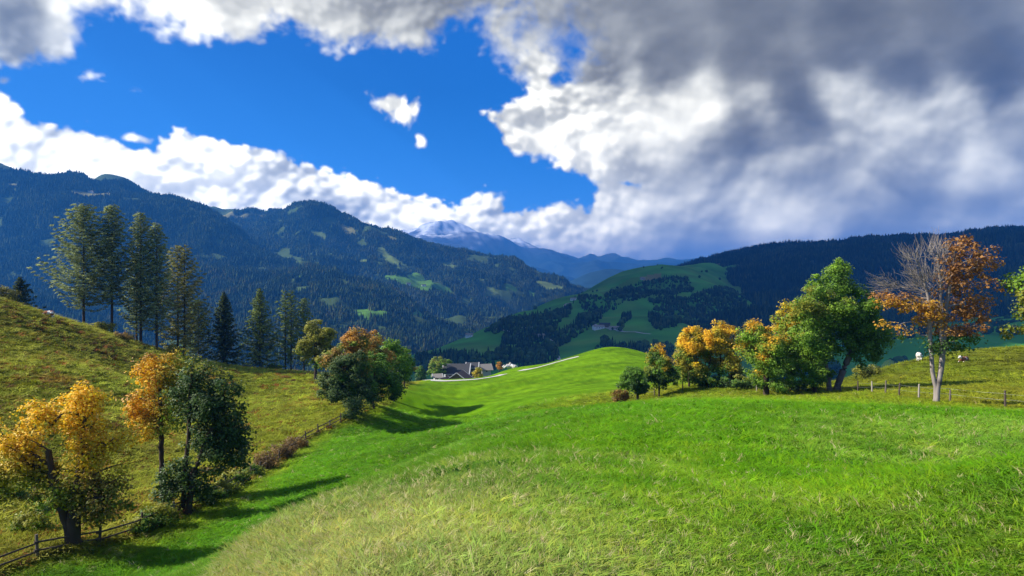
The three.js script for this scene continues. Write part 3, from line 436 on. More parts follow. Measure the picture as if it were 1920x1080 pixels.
// A broadleaf tree. lobes: [x, y, z, rx, ry, rz] in metres from its foot; colour(p, t, rnd): leaf colour at a place
function broadleaf(name, label, foot, o) {
  const t = thing(name, label, o.category ?? 'tree', o.group, foot), r = rng(o.seed), stems = o.stems ?? [[V(0, -0.3, 0), V(0.1, o.fork ?? 2, 0)]], nodes = [];
  const R0 = o.trunk ?? 0.25;
  for (const st of stems) {
    let prev = null;
    for (let k = 0; k < st.length; k++) {
      const steps = k ? Math.max(2, Math.ceil(st[k].distanceTo(st[k - 1]) / 0.45)) : 1;
      for (let j = 1; j <= steps; j++) { const p = k ? st[k - 1].clone().lerp(st[k], j / steps) : st[0].clone(); if (k) p.add(V((r() - 0.5) * 0.06, 0, (r() - 0.5) * 0.06)); const n = { p, parent: prev, w: 0, stem: 1 - (k - 1 + j / steps) / st.length }; nodes.push(n); prev = n; }
    }
  }
  const top = nodes[nodes.length - 1].p, clumps = [];
  let vol = o.lobes.map((l) => Math.pow(l[3] * l[4] * l[5], 0.7)), total = vol.reduce((a, b) => a + b);
  const want = o.clumps ?? 70; let guard = 0;
  while (clumps.length < want && guard++ < want * 20) {
    let pick = r() * total, li = 0; while (pick > vol[li] && li < vol.length - 1) pick -= vol[li++];
    const l = o.lobes[li], d = rndDir(r), k = Math.pow(r(), 0.45) * 0.93, p = V(l[0] + d.x * l[3] * k, l[1] + d.y * l[4] * k, l[2] + d.z * l[5] * k);
    if (p.y < 0.4) continue;
    if (noise3(p.x * 0.55 + o.seed, p.y * 0.55, p.z * 0.55) < (o.gap ?? -0.42)) continue;
    if (o.space && clumps.some((c) => c.p.distanceTo(p) < o.space)) continue;
    clumps.push({ p, l });
  }
  clumps.sort((a, b) => a.p.distanceTo(top) - b.p.distanceTo(top));
  for (const c of clumps) {
    let best = null, cost = 1e9;
    for (const n of nodes) { if (n.p.y < (o.fork ?? 1.5) * 0.55) continue; const dy = c.p.y - n.p.y, q = n.p.distanceTo(c.p) + Math.max(0, 0.3 - dy) * 0.7 + (n.stem ? 0.0 : 0.25); if (q < cost) { cost = q; best = n; } }
    const len = best.p.distanceTo(c.p), k = Math.max(1, Math.ceil(len / 0.55)); let prev = best;
    const mid = best.p.clone().lerp(c.p, 0.5).add(V((r() - 0.5) * 0.25 * len, 0.12 * len, (r() - 0.5) * 0.25 * len));
    for (let j = 1; j <= k; j++) { const s = j / k, p = best.p.clone().multiplyScalar((1 - s) * (1 - s)).addScaledVector(mid, 2 * s * (1 - s)).addScaledVector(c.p, s * s); const n = { p, parent: prev, w: 0 }; nodes.push(n); prev = n; }
    prev.w = 1;
  }
  for (let i = nodes.length - 1; i >= 0; i--) if (nodes[i].parent) nodes[i].parent.w += nodes[i].w;
  const most = Math.max(...nodes.map((n) => n.w));
  for (const n of nodes) { n.r = Math.max(o.twig ?? 0.014, R0 * Math.pow(n.w / most, 0.55)); if (n.stem !== undefined) { n.r = Math.max(n.r, R0 * (0.32 + 0.55 * n.stem)); if (n.p.y < 0.5) n.r *= 1 + 0.5 * (0.5 - n.p.y); } n.tone = o.tone ? o.tone(n.p) : 1; }
  const g = skeletonGeometry(nodes, o.sides ?? 6, o.seed);
  part('trunk', g, o.bark ?? BARK.dark, t);
  const L = new Leaves(), cr = o.clumpR ?? 0.7, n = o.leaves ?? 110, up = V(0, 1, 0), cen = o.lobes.reduce((a, l) => a.add(V(l[0], l[1], l[2])), V(0, 0, 0)).divideScalar(o.lobes.length);
  for (const c of clumps) {
    const bare = o.bare ? o.bare(c.p) : 0; if (r() < bare) continue;
    const out = c.p.clone().sub(cen).normalize(), shade = 0.85 + 0.3 * r(), ct = r(), m = Math.round(n * (0.6 + 0.8 * r()) * (1 - bare * 0.6)), sq = 0.55 + 0.35 * r(), cR = cr * (0.65 + 0.7 * r());
    for (let k = 0; k < m; k++) {
      const d = rndDir(r), q = Math.pow(r(), 0.5) * cR, p = V(c.p.x + d.x * q, c.p.y + d.y * q * sq - 0.12 * q * q, c.p.z + d.z * q), nor = d.clone().multiplyScalar(0.5).addScaledVector(up, 0.55).addScaledVector(rndDir(r), 0.65).normalize();
      const dir = rndDir(r).addScaledVector(d, 0.8).addScaledVector(up, -0.35); dir.addScaledVector(nor, -dir.dot(nor)).normalize();
      const bend = nor.clone().multiplyScalar(0.6).addScaledVector(d, 0.35).addScaledVector(out, 0.2).normalize();
      const s = (o.leaf ?? 0.2) * (0.45 + 0.5 * r() + 0.7 * Math.pow(r(), 3)), col = o.colour(p, ct, r()), sh = shade * (0.75 + 0.5 * r());
      L.add(p, dir, nor, s, s * 0.85, [col[0] * sh, col[1] * sh, col[2] * sh], bend);
    }
  }
  if (o.twigs) {                                                         // fine bare twigs in the leafless part
    const tw = []; for (const c of clumps) { const b = o.bare(c.p); if (r() > b) continue; for (let k = 0; k < 8; k++) { const a = { p: c.p.clone().addScaledVector(rndDir(r), 0.25), r: 0.013, parent: null }, d = c.p.clone().sub(top.clone().multiplyScalar(0.72)).normalize().multiplyScalar(0.9).addScaledVector(rndDir(r), 0.55), e = { p: a.p.clone().addScaledVector(d, 0.4 + 0.5 * r()), r: 0.009, parent: a }, f = { p: e.p.clone().addScaledVector(d, 0.3 * r()).add(V(0, 0.15, 0)).addScaledVector(rndDir(r), 0.15), r: 0.006, parent: e }; tw.push(a, e, f); } }
    part('twigs', skeletonGeometry(tw, 3, 4), BARK.pale, t);
  }
  if (L.p.length) part('crown', L.geometry(), leafMat, t);
  return t;
}
const PAL = { green: [0.120, 0.250, 0.016], bright: [0.209, 0.361, 0.019], deep: [0.044, 0.099, 0.020], blueg: [0.078, 0.135, 0.026], yellow: [0.80, 0.58, 0.020], gold: [0.78, 0.47, 0.015], orange: [0.54, 0.28, 0.030], rust: [0.384, 0.136, 0.019], olive: [0.294, 0.294, 0.023], brown: [0.31, 0.19, 0.040] };
// colours change from low to high in a crown, patch by patch
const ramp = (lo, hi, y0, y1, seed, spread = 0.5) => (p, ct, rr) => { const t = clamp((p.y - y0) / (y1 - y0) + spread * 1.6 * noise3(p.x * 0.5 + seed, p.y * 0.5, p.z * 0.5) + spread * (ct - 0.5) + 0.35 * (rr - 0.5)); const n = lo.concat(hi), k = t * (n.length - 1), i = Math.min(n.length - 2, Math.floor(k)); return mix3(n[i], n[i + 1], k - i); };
// a tree given by where it stands in the photograph: foot pixel, crown box in pixels
function standing(name, label, foot, [x0, top, x1, low], o) {
  const d = -foot.z, m = d / FOC, fx = HX + foot.x / m, fy = HY - (foot.y - EYE) / m, w = (x1 - x0) / 2 * m, hh = (low - top) / 2 * m, cx = ((x0 + x1) / 2 - fx) * m, cy = (fy - (top + low) / 2) * m, r = rng(o.seed + 99), lobes = [];
  if (o.boxes) for (const [a, b, c, e, zz] of o.boxes) lobes.push([((a + c) / 2 - fx) * m, (fy - (b + e) / 2) * m, zz ?? 0, (c - a) / 2 * m, (e - b) / 2 * m, (o.deep ?? 0.8) * (c - a) / 2 * m]);
  else { lobes.push([cx, cy, 0, w * 0.74, hh * 0.88, w * 0.74]); for (let k = 0; k < 9; k++) { const a = r() * 6.28, q = 0.5 + 0.25 * r(), e = 0.26 + 0.2 * r(); lobes.push([cx + Math.cos(a) * w * q, cy + (r() - 0.6) * hh * 1.25, Math.sin(a) * w * q, w * e, hh * e * 0.8, w * e]); } lobes.push([cx + (r() - 0.5) * w * 0.3, cy + hh * 0.6, 0, w * 0.5, hh * 0.42, w * 0.5]); }
  const H = (fy - top) * m, fork = o.fork ?? Math.max(0.6, (fy - low) * m);
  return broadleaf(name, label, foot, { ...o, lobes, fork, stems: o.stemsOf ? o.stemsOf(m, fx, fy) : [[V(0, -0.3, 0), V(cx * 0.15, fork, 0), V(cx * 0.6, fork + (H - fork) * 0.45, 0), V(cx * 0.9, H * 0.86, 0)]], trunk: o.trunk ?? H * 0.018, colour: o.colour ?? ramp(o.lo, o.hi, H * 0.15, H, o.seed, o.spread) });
}
const ROW = 'autumn trees in a row along the right-hand pasture fence', CLUMP = 'trees of the clump on the bank of the hollow';

// right-hand row, nearest the knoll first
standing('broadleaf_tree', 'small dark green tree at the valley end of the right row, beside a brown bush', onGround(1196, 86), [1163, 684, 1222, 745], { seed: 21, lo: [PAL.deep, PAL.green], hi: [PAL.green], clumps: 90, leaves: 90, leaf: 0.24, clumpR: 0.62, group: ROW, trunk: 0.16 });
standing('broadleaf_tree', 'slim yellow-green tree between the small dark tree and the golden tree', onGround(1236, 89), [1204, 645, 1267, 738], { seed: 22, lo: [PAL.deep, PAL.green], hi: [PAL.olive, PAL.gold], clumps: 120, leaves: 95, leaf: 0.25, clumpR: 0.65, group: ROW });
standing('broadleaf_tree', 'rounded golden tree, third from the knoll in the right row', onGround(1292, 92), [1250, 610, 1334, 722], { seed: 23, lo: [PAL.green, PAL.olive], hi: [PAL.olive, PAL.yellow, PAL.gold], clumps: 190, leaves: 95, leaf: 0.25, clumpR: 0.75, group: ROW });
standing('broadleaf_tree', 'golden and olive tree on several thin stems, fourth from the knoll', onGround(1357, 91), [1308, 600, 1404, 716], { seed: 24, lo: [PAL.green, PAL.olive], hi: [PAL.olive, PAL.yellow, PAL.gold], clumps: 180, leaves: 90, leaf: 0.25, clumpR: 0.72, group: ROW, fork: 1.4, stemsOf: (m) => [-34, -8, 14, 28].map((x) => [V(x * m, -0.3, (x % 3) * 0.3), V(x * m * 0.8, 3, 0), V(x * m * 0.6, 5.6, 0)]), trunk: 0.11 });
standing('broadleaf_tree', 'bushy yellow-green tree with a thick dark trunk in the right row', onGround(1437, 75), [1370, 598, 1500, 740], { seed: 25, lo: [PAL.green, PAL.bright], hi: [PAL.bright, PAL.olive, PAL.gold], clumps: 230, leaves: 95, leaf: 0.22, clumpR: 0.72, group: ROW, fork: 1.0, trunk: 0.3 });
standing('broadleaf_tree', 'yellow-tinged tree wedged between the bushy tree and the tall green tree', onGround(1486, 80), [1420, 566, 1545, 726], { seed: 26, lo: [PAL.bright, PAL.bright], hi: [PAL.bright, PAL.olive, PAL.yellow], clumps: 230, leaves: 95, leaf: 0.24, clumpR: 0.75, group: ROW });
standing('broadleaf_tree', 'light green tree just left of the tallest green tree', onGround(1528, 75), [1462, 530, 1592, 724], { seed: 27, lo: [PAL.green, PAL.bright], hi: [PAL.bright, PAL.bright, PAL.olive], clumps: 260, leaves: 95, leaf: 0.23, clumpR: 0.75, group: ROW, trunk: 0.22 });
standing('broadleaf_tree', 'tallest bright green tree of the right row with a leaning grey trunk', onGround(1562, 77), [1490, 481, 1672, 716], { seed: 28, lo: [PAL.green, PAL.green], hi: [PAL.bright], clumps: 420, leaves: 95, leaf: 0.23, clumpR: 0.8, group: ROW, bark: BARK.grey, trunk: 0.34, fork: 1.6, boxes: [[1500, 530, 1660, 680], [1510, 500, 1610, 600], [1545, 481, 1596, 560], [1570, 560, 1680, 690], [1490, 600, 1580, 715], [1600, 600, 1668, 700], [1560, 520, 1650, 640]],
  stemsOf: (m) => [[V(-0.4, -0.3, 0), V(-0.5, 1.8, 0), V(-1.4, 5, 0), V(-1.0, 9, 0)], [V(0.2, -0.3, 0), V(1.1, 2.4, 0), V(2.0, 4.5, 0), V(1.2, 8, 0), V(0.5, 12.5, 0)]] });
standing('maple_tree', 'tall maple with orange leaves, pale double trunk and a bare twiggy top', onGround(1755, 50.5), [1630, 425, 1872, 680], { seed: 29, clumps: 330, leaves: 36, leaf: 0.2, clumpR: 0.62, bark: BARK.pale, trunk: 0.19, sides: 9, twig: 0.012, twigs: true, deep: 0.62, gap: -0.22, space: 0.24, fork: 2.2,
  boxes: [[1690, 458, 1790, 545], [1760, 428, 1868, 540], [1770, 470, 1874, 600], [1632, 510, 1720, 590], [1640, 560, 1740, 640], [1680, 520, 1790, 620], [1720, 580, 1840, 680], [1780, 560, 1860, 640], [1735, 450, 1800, 520]],
  bare: (p) => sstep(6.9, 7.9, p.y - 0.2 * Math.max(0, -p.x)) * (1 - sstep(-0.1, 1.0, p.x - 0.18 * (p.y - 9) + 0.9 * noise3(p.x, p.y, p.z))),
  tone: (p) => p.y > 6 ? 0.75 : p.y > 1.2 && p.y < 1.9 && p.x > 0 ? 0.35 : 1,
  stemsOf: () => [[V(0, -0.3, 0), V(0, 1.2, 0), V(-0.28, 2.4, 0), V(-0.42, 5.2, 0), V(-0.6, 7.2, 0.2), V(-0.9, 9.2, 0)], [V(0.02, -0.2, 0.02), V(0.1, 1.2, 0.05), V(0.34, 2.6, 0.1), V(0.5, 4.8, 0.1), V(0.75, 7, 0), V(1.3, 10.5, 0)], [V(0.45, 4.0, 0.1), V(0.2, 6, 0.2), V(0.35, 8.6, 0), V(0.1, 10.8, 0)]],
  colour: (p, ct, rr) => p.y < 4.9 ? mix3(PAL.deep, PAL.green, clamp(ct + 0.5 * (p.y - 4.2))) : mix3(mix3([0.26, 0.11, 0.03], [0.50, 0.24, 0.05], clamp(0.2 + ct)), p.x < 0.3 && p.y < 7.6 ? PAL.gold : [0.46, 0.23, 0.07], rr * 0.8) });
standing('broadleaf_tree', 'yellow-green tree reaching in from the right edge of the picture', onGround(1998, 47), [1884, 480, 2110, 660], { seed: 30, lo: [PAL.green, PAL.olive], hi: [PAL.olive, PAL.bright], clumps: 150, leaves: 80, leaf: 0.22, clumpR: 0.62, trunk: 0.25 });
// the clump on the left bank
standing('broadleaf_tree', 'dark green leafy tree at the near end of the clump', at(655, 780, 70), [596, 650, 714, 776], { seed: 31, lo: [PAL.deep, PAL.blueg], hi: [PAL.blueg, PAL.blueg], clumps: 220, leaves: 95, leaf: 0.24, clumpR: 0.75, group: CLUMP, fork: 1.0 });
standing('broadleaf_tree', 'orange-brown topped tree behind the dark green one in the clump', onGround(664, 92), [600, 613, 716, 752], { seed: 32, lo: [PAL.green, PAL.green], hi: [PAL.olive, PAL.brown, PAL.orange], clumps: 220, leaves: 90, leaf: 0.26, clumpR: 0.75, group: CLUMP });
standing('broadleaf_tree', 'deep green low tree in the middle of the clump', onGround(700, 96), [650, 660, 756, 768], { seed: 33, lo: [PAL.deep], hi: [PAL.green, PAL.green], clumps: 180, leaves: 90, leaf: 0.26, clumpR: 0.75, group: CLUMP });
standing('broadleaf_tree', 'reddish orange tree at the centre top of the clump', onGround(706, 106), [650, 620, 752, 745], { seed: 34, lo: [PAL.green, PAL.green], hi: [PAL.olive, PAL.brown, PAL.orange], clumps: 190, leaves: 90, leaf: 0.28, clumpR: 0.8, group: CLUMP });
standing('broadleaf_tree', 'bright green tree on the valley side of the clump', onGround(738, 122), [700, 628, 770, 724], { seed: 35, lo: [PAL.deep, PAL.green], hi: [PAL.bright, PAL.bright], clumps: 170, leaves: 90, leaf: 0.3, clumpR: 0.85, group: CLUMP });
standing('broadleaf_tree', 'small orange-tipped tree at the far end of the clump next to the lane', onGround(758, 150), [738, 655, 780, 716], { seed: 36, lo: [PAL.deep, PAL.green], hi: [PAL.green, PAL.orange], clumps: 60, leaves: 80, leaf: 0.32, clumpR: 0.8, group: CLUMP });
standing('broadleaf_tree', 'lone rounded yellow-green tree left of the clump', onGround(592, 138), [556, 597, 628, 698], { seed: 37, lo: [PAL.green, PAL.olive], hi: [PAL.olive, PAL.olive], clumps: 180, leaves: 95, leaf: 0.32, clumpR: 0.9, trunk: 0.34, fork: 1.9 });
// the maples by the old fence at lower left
standing('maple_tree', 'yellow and golden maple with a dark thick trunk at the lower left', at(136, 1026, 20), [-60, 718, 262, 985], { seed: 41, clumps: 420, leaves: 48, leaf: 0.17, clumpR: 0.58, trunk: 0.34, sides: 9, gap: -0.12, space: 0.2, deep: 0.75, fork: 1.6,
  boxes: [[-60, 765, 70, 900], [40, 722, 200, 830], [100, 720, 205, 780], [110, 790, 262, 905], [-20, 830, 120, 965], [130, 880, 250, 985], [20, 880, 180, 960]],
  stemsOf: () => [[V(0, -0.4, 0), V(-0.25, 1.2, 0), V(-0.9, 3.2, 0.1), V(-1.3, 5.2, 0)], [V(0.12, -0.3, 0.05), V(0.1, 1.5, 0.1), V(0.5, 3.6, 0.2), V(0.7, 6.6, 0)]],
  colour: (p, ct, rr) => p.y < 3.2 + 1.2 * ct ? mix3(PAL.green, p.x > 0.5 ? PAL.brown : PAL.olive, clamp(ct * 0.8 + rr * 0.4)) : mix3(PAL.olive, rr > 0.4 ? PAL.gold : PAL.yellow, clamp(0.15 + (p.y - 3.6) * 0.3 + 0.5 * (ct - 0.4))) });
standing('maple_tree', 'slender half-turned maple, orange on its left side, left of the dark green tree', onGround(304, 49), [226, 655, 372, 830], { seed: 42, clumps: 190, leaves: 50, leaf: 0.18, clumpR: 0.6, trunk: 0.17, sides: 7, gap: -0.2, space: 0.2, fork: 2.6,
  boxes: [[242, 662, 330, 750], [226, 730, 300, 800], [290, 655, 372, 750], [300, 720, 370, 820], [240, 760, 330, 830]],
  colour: (p, ct, rr) => mix3(mix3(PAL.green, PAL.olive, rr), ct > 0.2 ? PAL.gold : PAL.orange, clamp(0.55 - p.x * 0.55 + (p.y - 7) * 0.12 + 0.7 * (rr - 0.5))) });
standing('broadleaf_tree', 'dark green leafy tree right of the half-turned maple, above the old fence', at(345, 962, 25), [292, 668, 476, 955], { seed: 43, clumps: 400, leaves: 55, leaf: 0.18, clumpR: 0.6, trunk: 0.22, sides: 7, gap: -0.2, space: 0.2, fork: 1.0, bark: BARK.dark,
  boxes: [[310, 672, 430, 790], [360, 700, 465, 830], [330, 780, 476, 880], [300, 850, 400, 955], [380, 760, 476, 900], [290, 890, 350, 950]],
  stemsOf: () => [[V(0, -0.4, 0), V(0, 2, 0), V(0.3, 5, 0), V(0.5, 9.4, 0)], [V(0.3, -0.2, 0.2), V(0.7, 2.5, 0.3), V(1.8, 5.2, 0.2), V(2.6, 7.8, 0)]],
  colour: (p, ct, rr) => p.y > 9.2 && rr > 0.6 ? PAL.olive : mix3(PAL.deep, PAL.blueg, clamp(ct * 0.6 + rr * 0.6)) });
// by the farm
const farmPlace = (px, py, d) => { const p = P(px, py, d); return p; };

// ---------------------------------------------------------------- conifers
function conifer(name, label, foot, o) {
  const t = thing(name, label, 'tree', o.group, foot), r = rng(o.seed), H = o.h, W = o.w, nodes = []; let prev = null;
  const stems = o.stems ?? [0];
  const L = new Leaves(), up = V(0, 1, 0);
  for (const sx of stems) {
    prev = null; const hs = sx ? H * 0.96 : H;
    for (let k = 0; k <= 24; k++) { const s = k / 24, n = { p: V(sx + (o.lean ?? 0) * s * s * H, s * hs - (k ? 0 : 0.5), 0.02 * noise2(k, o.seed)), parent: prev, r: Math.max(0.02, (o.trunk ?? H * 0.011) * Math.pow(1 - s, 0.8)) }; nodes.push(n); prev = n; }
  }
  const nb = o.branches;
  for (let b = 0; b < nb; b++) {
    const sx = stems[b % stems.length], s = Math.pow((b + r()) / nb, o.bias ?? 1), y = H * lerp(o.from, 0.985, s), a = b * 2.4 + r() * 0.8, prof = o.profile(s), len = W * prof * (0.7 + 0.55 * r()) * (r() < 0.12 ? 1.2 : 1), rise = o.rise(s) + (r() - 0.5) * 0.25;
    const dx = Math.cos(a), dz = Math.sin(a), base = V(sx + (o.lean ?? 0) * (y / H) ** 2 * H, y, 0), k = Math.max(3, Math.ceil(len / 0.7)); let p0 = { p: base, r: 0.05, parent: null };
    if (r() < (o.dead ?? 0) * (1 - s)) { nodes.push(p0, { p: base.clone().add(V(dx * len * 0.35, 0.1, dz * len * 0.35)), r: 0.02, parent: p0 }); continue; }
    nodes.push(p0);
    for (let j = 1; j <= k; j++) {
      const q = j / k, p = base.clone().add(V(dx * len * q + (r() - .5) * 0.1, len * (rise * q - o.droop * q * (1 - q) * 1.4 + o.tip * q * q * q), dz * len * q + (r() - .5) * 0.1)), n = { p, r: Math.max(0.012, 0.05 * (1 - q)), parent: p0 }; nodes.push(n); p0 = n;
      const m = Math.round(o.density * (0.5 + q * 0.7) * len / k);
      for (let i = 0; i < m; i++) {
        const side = (r() - 0.5) * 2, spread = (0.12 + 0.36 * (1 - q) * len * 0.3 + 0.22) * o.fan, c = p.clone().add(V(-dz * side * spread + (r() - .5) * len / k, (r() - 0.5) * 0.25 - o.hang * r(), dx * side * spread + (r() - .5) * len / k));
        const dir = V(dx * 0.7 - dz * side * 0.9, -o.hang * 0.9 + (r() - 0.4) * 0.5, dz * 0.7 + dx * side * 0.9).addScaledVector(rndDir(r), 0.35).normalize(), nor = up.clone().addScaledVector(rndDir(r), 0.7); nor.addScaledVector(dir, -nor.dot(dir)).normalize();
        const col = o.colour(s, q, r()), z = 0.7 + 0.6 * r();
        L.add(c, dir, nor, o.leaf * (0.7 + 0.7 * r()), o.leafW * (0.7 + 0.6 * r()), [col[0] * z, col[1] * z, col[2] * z], nor.clone().multiplyScalar(0.6).add(V(dx * 0.45, 0.2, dz * 0.45)).normalize());
      }
    }
  }
  part('trunk', skeletonGeometry(nodes, 5, o.seed), BARK.larch, t);
  part('crown', L.geometry(), needleMat, t);
  return t;
}
const larchLook = { from: 0.15, rise: (s) => 0.08 + 0.35 * s, droop: 0.35, tip: 0.16, hang: 0.22, fan: 1.0, leaf: 0.66, leafW: 0.15, density: 27, bias: 0.9, dead: 0.12, profile: (s) => Math.pow(1 - s, 0.62) * (0.55 + 0.45 * sstep(0, 0.3, s)) + 0.05 };
const spruceLook = { from: 0.06, rise: (s) => -0.25 + 0.5 * s, droop: 0.25, tip: 0.2, hang: 0.3, fan: 0.8, leaf: 0.55, leafW: 0.2, density: 26, bias: 0.85, profile: (s) => Math.pow(1 - s, 0.85) + 0.03 };
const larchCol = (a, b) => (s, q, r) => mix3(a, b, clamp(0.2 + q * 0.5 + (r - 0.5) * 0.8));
const LARCHES = 'tall larches on the brow of the left slope';
function conAt(kind, name, label, px, py, d, top, halfPx, look, more) { const m = d / FOC, foot = P(px, py, d); foot.y = ground(foot.x, foot.z); const fy = HY - (foot.y - EYE) / m, h = (fy - top) * m; return conifer(name, label, foot, { ...look, h, w: halfPx * m, ...more }); }
const LG = [0.19, 0.235, 0.075], LG2 = [0.34, 0.39, 0.14], LY = [0.34, 0.32, 0.07], SD = [0.020, 0.036, 0.016], SD2 = [0.075, 0.11, 0.03], SG = [0.13, 0.18, 0.035], SG2 = [0.20, 0.26, 0.05];
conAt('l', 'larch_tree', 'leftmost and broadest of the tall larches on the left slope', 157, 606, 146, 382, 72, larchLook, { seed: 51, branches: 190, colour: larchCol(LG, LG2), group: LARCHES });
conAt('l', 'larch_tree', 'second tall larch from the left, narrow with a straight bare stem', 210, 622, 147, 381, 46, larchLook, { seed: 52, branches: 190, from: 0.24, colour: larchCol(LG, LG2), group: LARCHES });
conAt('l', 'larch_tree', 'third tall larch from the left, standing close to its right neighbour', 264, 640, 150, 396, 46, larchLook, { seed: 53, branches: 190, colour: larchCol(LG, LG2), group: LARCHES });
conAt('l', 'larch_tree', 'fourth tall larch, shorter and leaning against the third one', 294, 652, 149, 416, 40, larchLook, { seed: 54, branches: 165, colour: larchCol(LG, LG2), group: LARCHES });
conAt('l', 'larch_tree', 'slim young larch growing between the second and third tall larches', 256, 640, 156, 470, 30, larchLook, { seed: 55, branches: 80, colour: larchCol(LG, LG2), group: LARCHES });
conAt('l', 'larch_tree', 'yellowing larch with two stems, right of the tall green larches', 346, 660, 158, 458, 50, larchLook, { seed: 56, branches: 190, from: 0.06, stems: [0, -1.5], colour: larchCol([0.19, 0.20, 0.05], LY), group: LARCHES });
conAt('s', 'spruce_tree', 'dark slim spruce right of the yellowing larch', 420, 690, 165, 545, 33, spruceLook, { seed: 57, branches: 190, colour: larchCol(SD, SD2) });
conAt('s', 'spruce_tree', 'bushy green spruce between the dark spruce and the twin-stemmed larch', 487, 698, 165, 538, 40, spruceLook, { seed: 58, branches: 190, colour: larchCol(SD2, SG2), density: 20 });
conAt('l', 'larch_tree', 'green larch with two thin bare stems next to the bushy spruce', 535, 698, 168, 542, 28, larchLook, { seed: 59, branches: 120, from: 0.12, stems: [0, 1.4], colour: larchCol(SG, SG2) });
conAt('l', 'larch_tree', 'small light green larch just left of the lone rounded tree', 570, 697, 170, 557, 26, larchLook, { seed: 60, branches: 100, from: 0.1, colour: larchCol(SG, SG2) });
conAt('s', 'spruce_tree', 'small dark spruce behind the crest at the far left', 38, 580, 150, 518, 26, spruceLook, { seed: 61, branches: 90, colour: larchCol(SD, SD2) });
conAt('l', 'larch_tree', 'low spreading larch at the foot of the yellowing larch', 372, 672, 165, 560, 36, larchLook, { seed: 62, branches: 100, from: 0.05, colour: larchCol(SD2, SG) });

// ---------------------------------------------------------------- shrubs
function shrub(label, foot, w, h, o) { return broadleaf('shrub', label, foot, { seed: o.seed, category: 'shrub', group: o.group, lobes: [[0, h * 0.5, 0, w, h * 0.5, w * 0.8], [w * 0.4, h * 0.4, 0.1, w * 0.5, h * 0.4, w * 0.5], [-w * 0.4, h * 0.4, 0, w * 0.5, h * 0.38, w * 0.5]], stems: [[V(0, -0.2, 0), V(0, h * 0.35, 0)], [V(w * 0.2, -0.2, 0), V(w * 0.4, h * 0.4, 0)], [V(-w * 0.2, -0.2, 0), V(-w * 0.4, h * 0.4, 0)]], fork: 0.2, trunk: 0.05, clumps: o.clumps ?? 26, leaves: o.leaves ?? 70, leaf: o.leaf ?? 0.16, clumpR: Math.min(w, h) * 0.34, gap: -0.6, colour: ramp(o.lo, o.hi, 0, h, o.seed, 0.6) }); }
shrub('brown leafless-looking bush beside the small dark tree of the right row', onGround(1163, 88), 1.5, 2.6, { seed: 71, lo: [PAL.brown], hi: [PAL.brown, [0.16, 0.11, 0.05]], leaf: 0.2 });
shrub('dark olive bush at the left end of the right-hand pasture skyline', onGround(1628, 106), 2.6, 2.2, { seed: 72, lo: [PAL.deep], hi: [PAL.olive], leaf: 0.26, clumps: 40 });
shrub('pale olive bush at the far left edge on the crest', onGround(6, 128), 2.6, 2.6, { seed: 73, lo: [PAL.olive], hi: [[0.22, 0.21, 0.06]], leaf: 0.28, clumps: 40 });
shrub('olive bush under the two leftmost larches', onGround(192, 144), 2.4, 2.4, { seed: 74, lo: [PAL.olive], hi: [PAL.olive], leaf: 0.28, clumps: 34 });
shrub('russet bush on the crest below the third larch', onGround(230, 138), 2.6, 1.7, { seed: 75, lo: [PAL.brown], hi: [PAL.olive, PAL.brown], leaf: 0.26, clumps: 34 });
shrub('light green bush at the foot of the twin-stemmed green larch', onGround(512, 168), 2.2, 1.8, { seed: 76, lo: [PAL.bright], hi: [PAL.bright], leaf: 0.3 });
shrub('yellow bush at the foot of the yellowing larch', onGround(330, 150), 2.6, 2.2, { seed: 77, lo: [PAL.olive], hi: [PAL.yellow, PAL.olive], leaf: 0.28, clumps: 34 });
shrub('dark undergrowth below the thin-stemmed golden tree', onGround(1338, 90), 2.2, 1.6, { seed: 101, lo: [PAL.deep], hi: [PAL.green], leaf: 0.24 });
shrub('dark undergrowth between the thin-stemmed tree and the bushy yellow-green tree', onGround(1392, 86), 2.4, 1.9, { seed: 102, lo: [PAL.deep], hi: [PAL.green, PAL.olive], leaf: 0.24 });
shrub('green undergrowth at the foot of the tall green tree', onGround(1510, 79), 2.4, 1.7, { seed: 103, lo: [PAL.deep], hi: [PAL.green], leaf: 0.22 });
const brambles = [[388, 948, 1.2, 1.2], [418, 930, 1.3, 1.0], [445, 912, 1.4, 1.3], [474, 896, 1.2, 1.1], [502, 880, 1.5, 1.5], [530, 860, 1.6, 1.7], [556, 842, 1.3, 1.3], [300, 985, 1.2, 1.3], [262, 1000, 1.0, 0.9], [60, 1000, 1.5, 1.3], [110, 965, 1.3, 1.2], [20, 940, 1.5, 1.4]];
const brambleWords = ['dark bramble below the dark green leafy tree', 'low dark bramble next along the old fence after the dark green leafy tree', 'dark leafy bramble midway along the fence bank', 'small olive bramble on the fence bank', 'reddish brown bramble on the fence bank', 'largest dry brown bramble on the fence bank', 'last brown bramble before the bare fence posts', 'dark undergrowth bush at the foot of the dark green leafy tree', 'low bush between the rail fence and the dark green leafy tree', 'green bush in the grass below the golden maple', 'olive bush behind the golden maple trunk', 'yellow-green bush at the left picture edge under the golden maple'];
brambles.forEach(([x, y, w, h], i) => shrub(brambleWords[i], at(x, y, 20), w, h, { seed: 80 + i, lo: [i > 3 && i < 7 ? PAL.brown : PAL.deep], hi: [i > 3 && i < 7 ? [0.15, 0.10, 0.05] : PAL.green, i > 3 && i < 7 ? PAL.brown : PAL.olive], leaf: 0.15, clumps: 34, leaves: 60, group: 'bushes along the old fence' }));

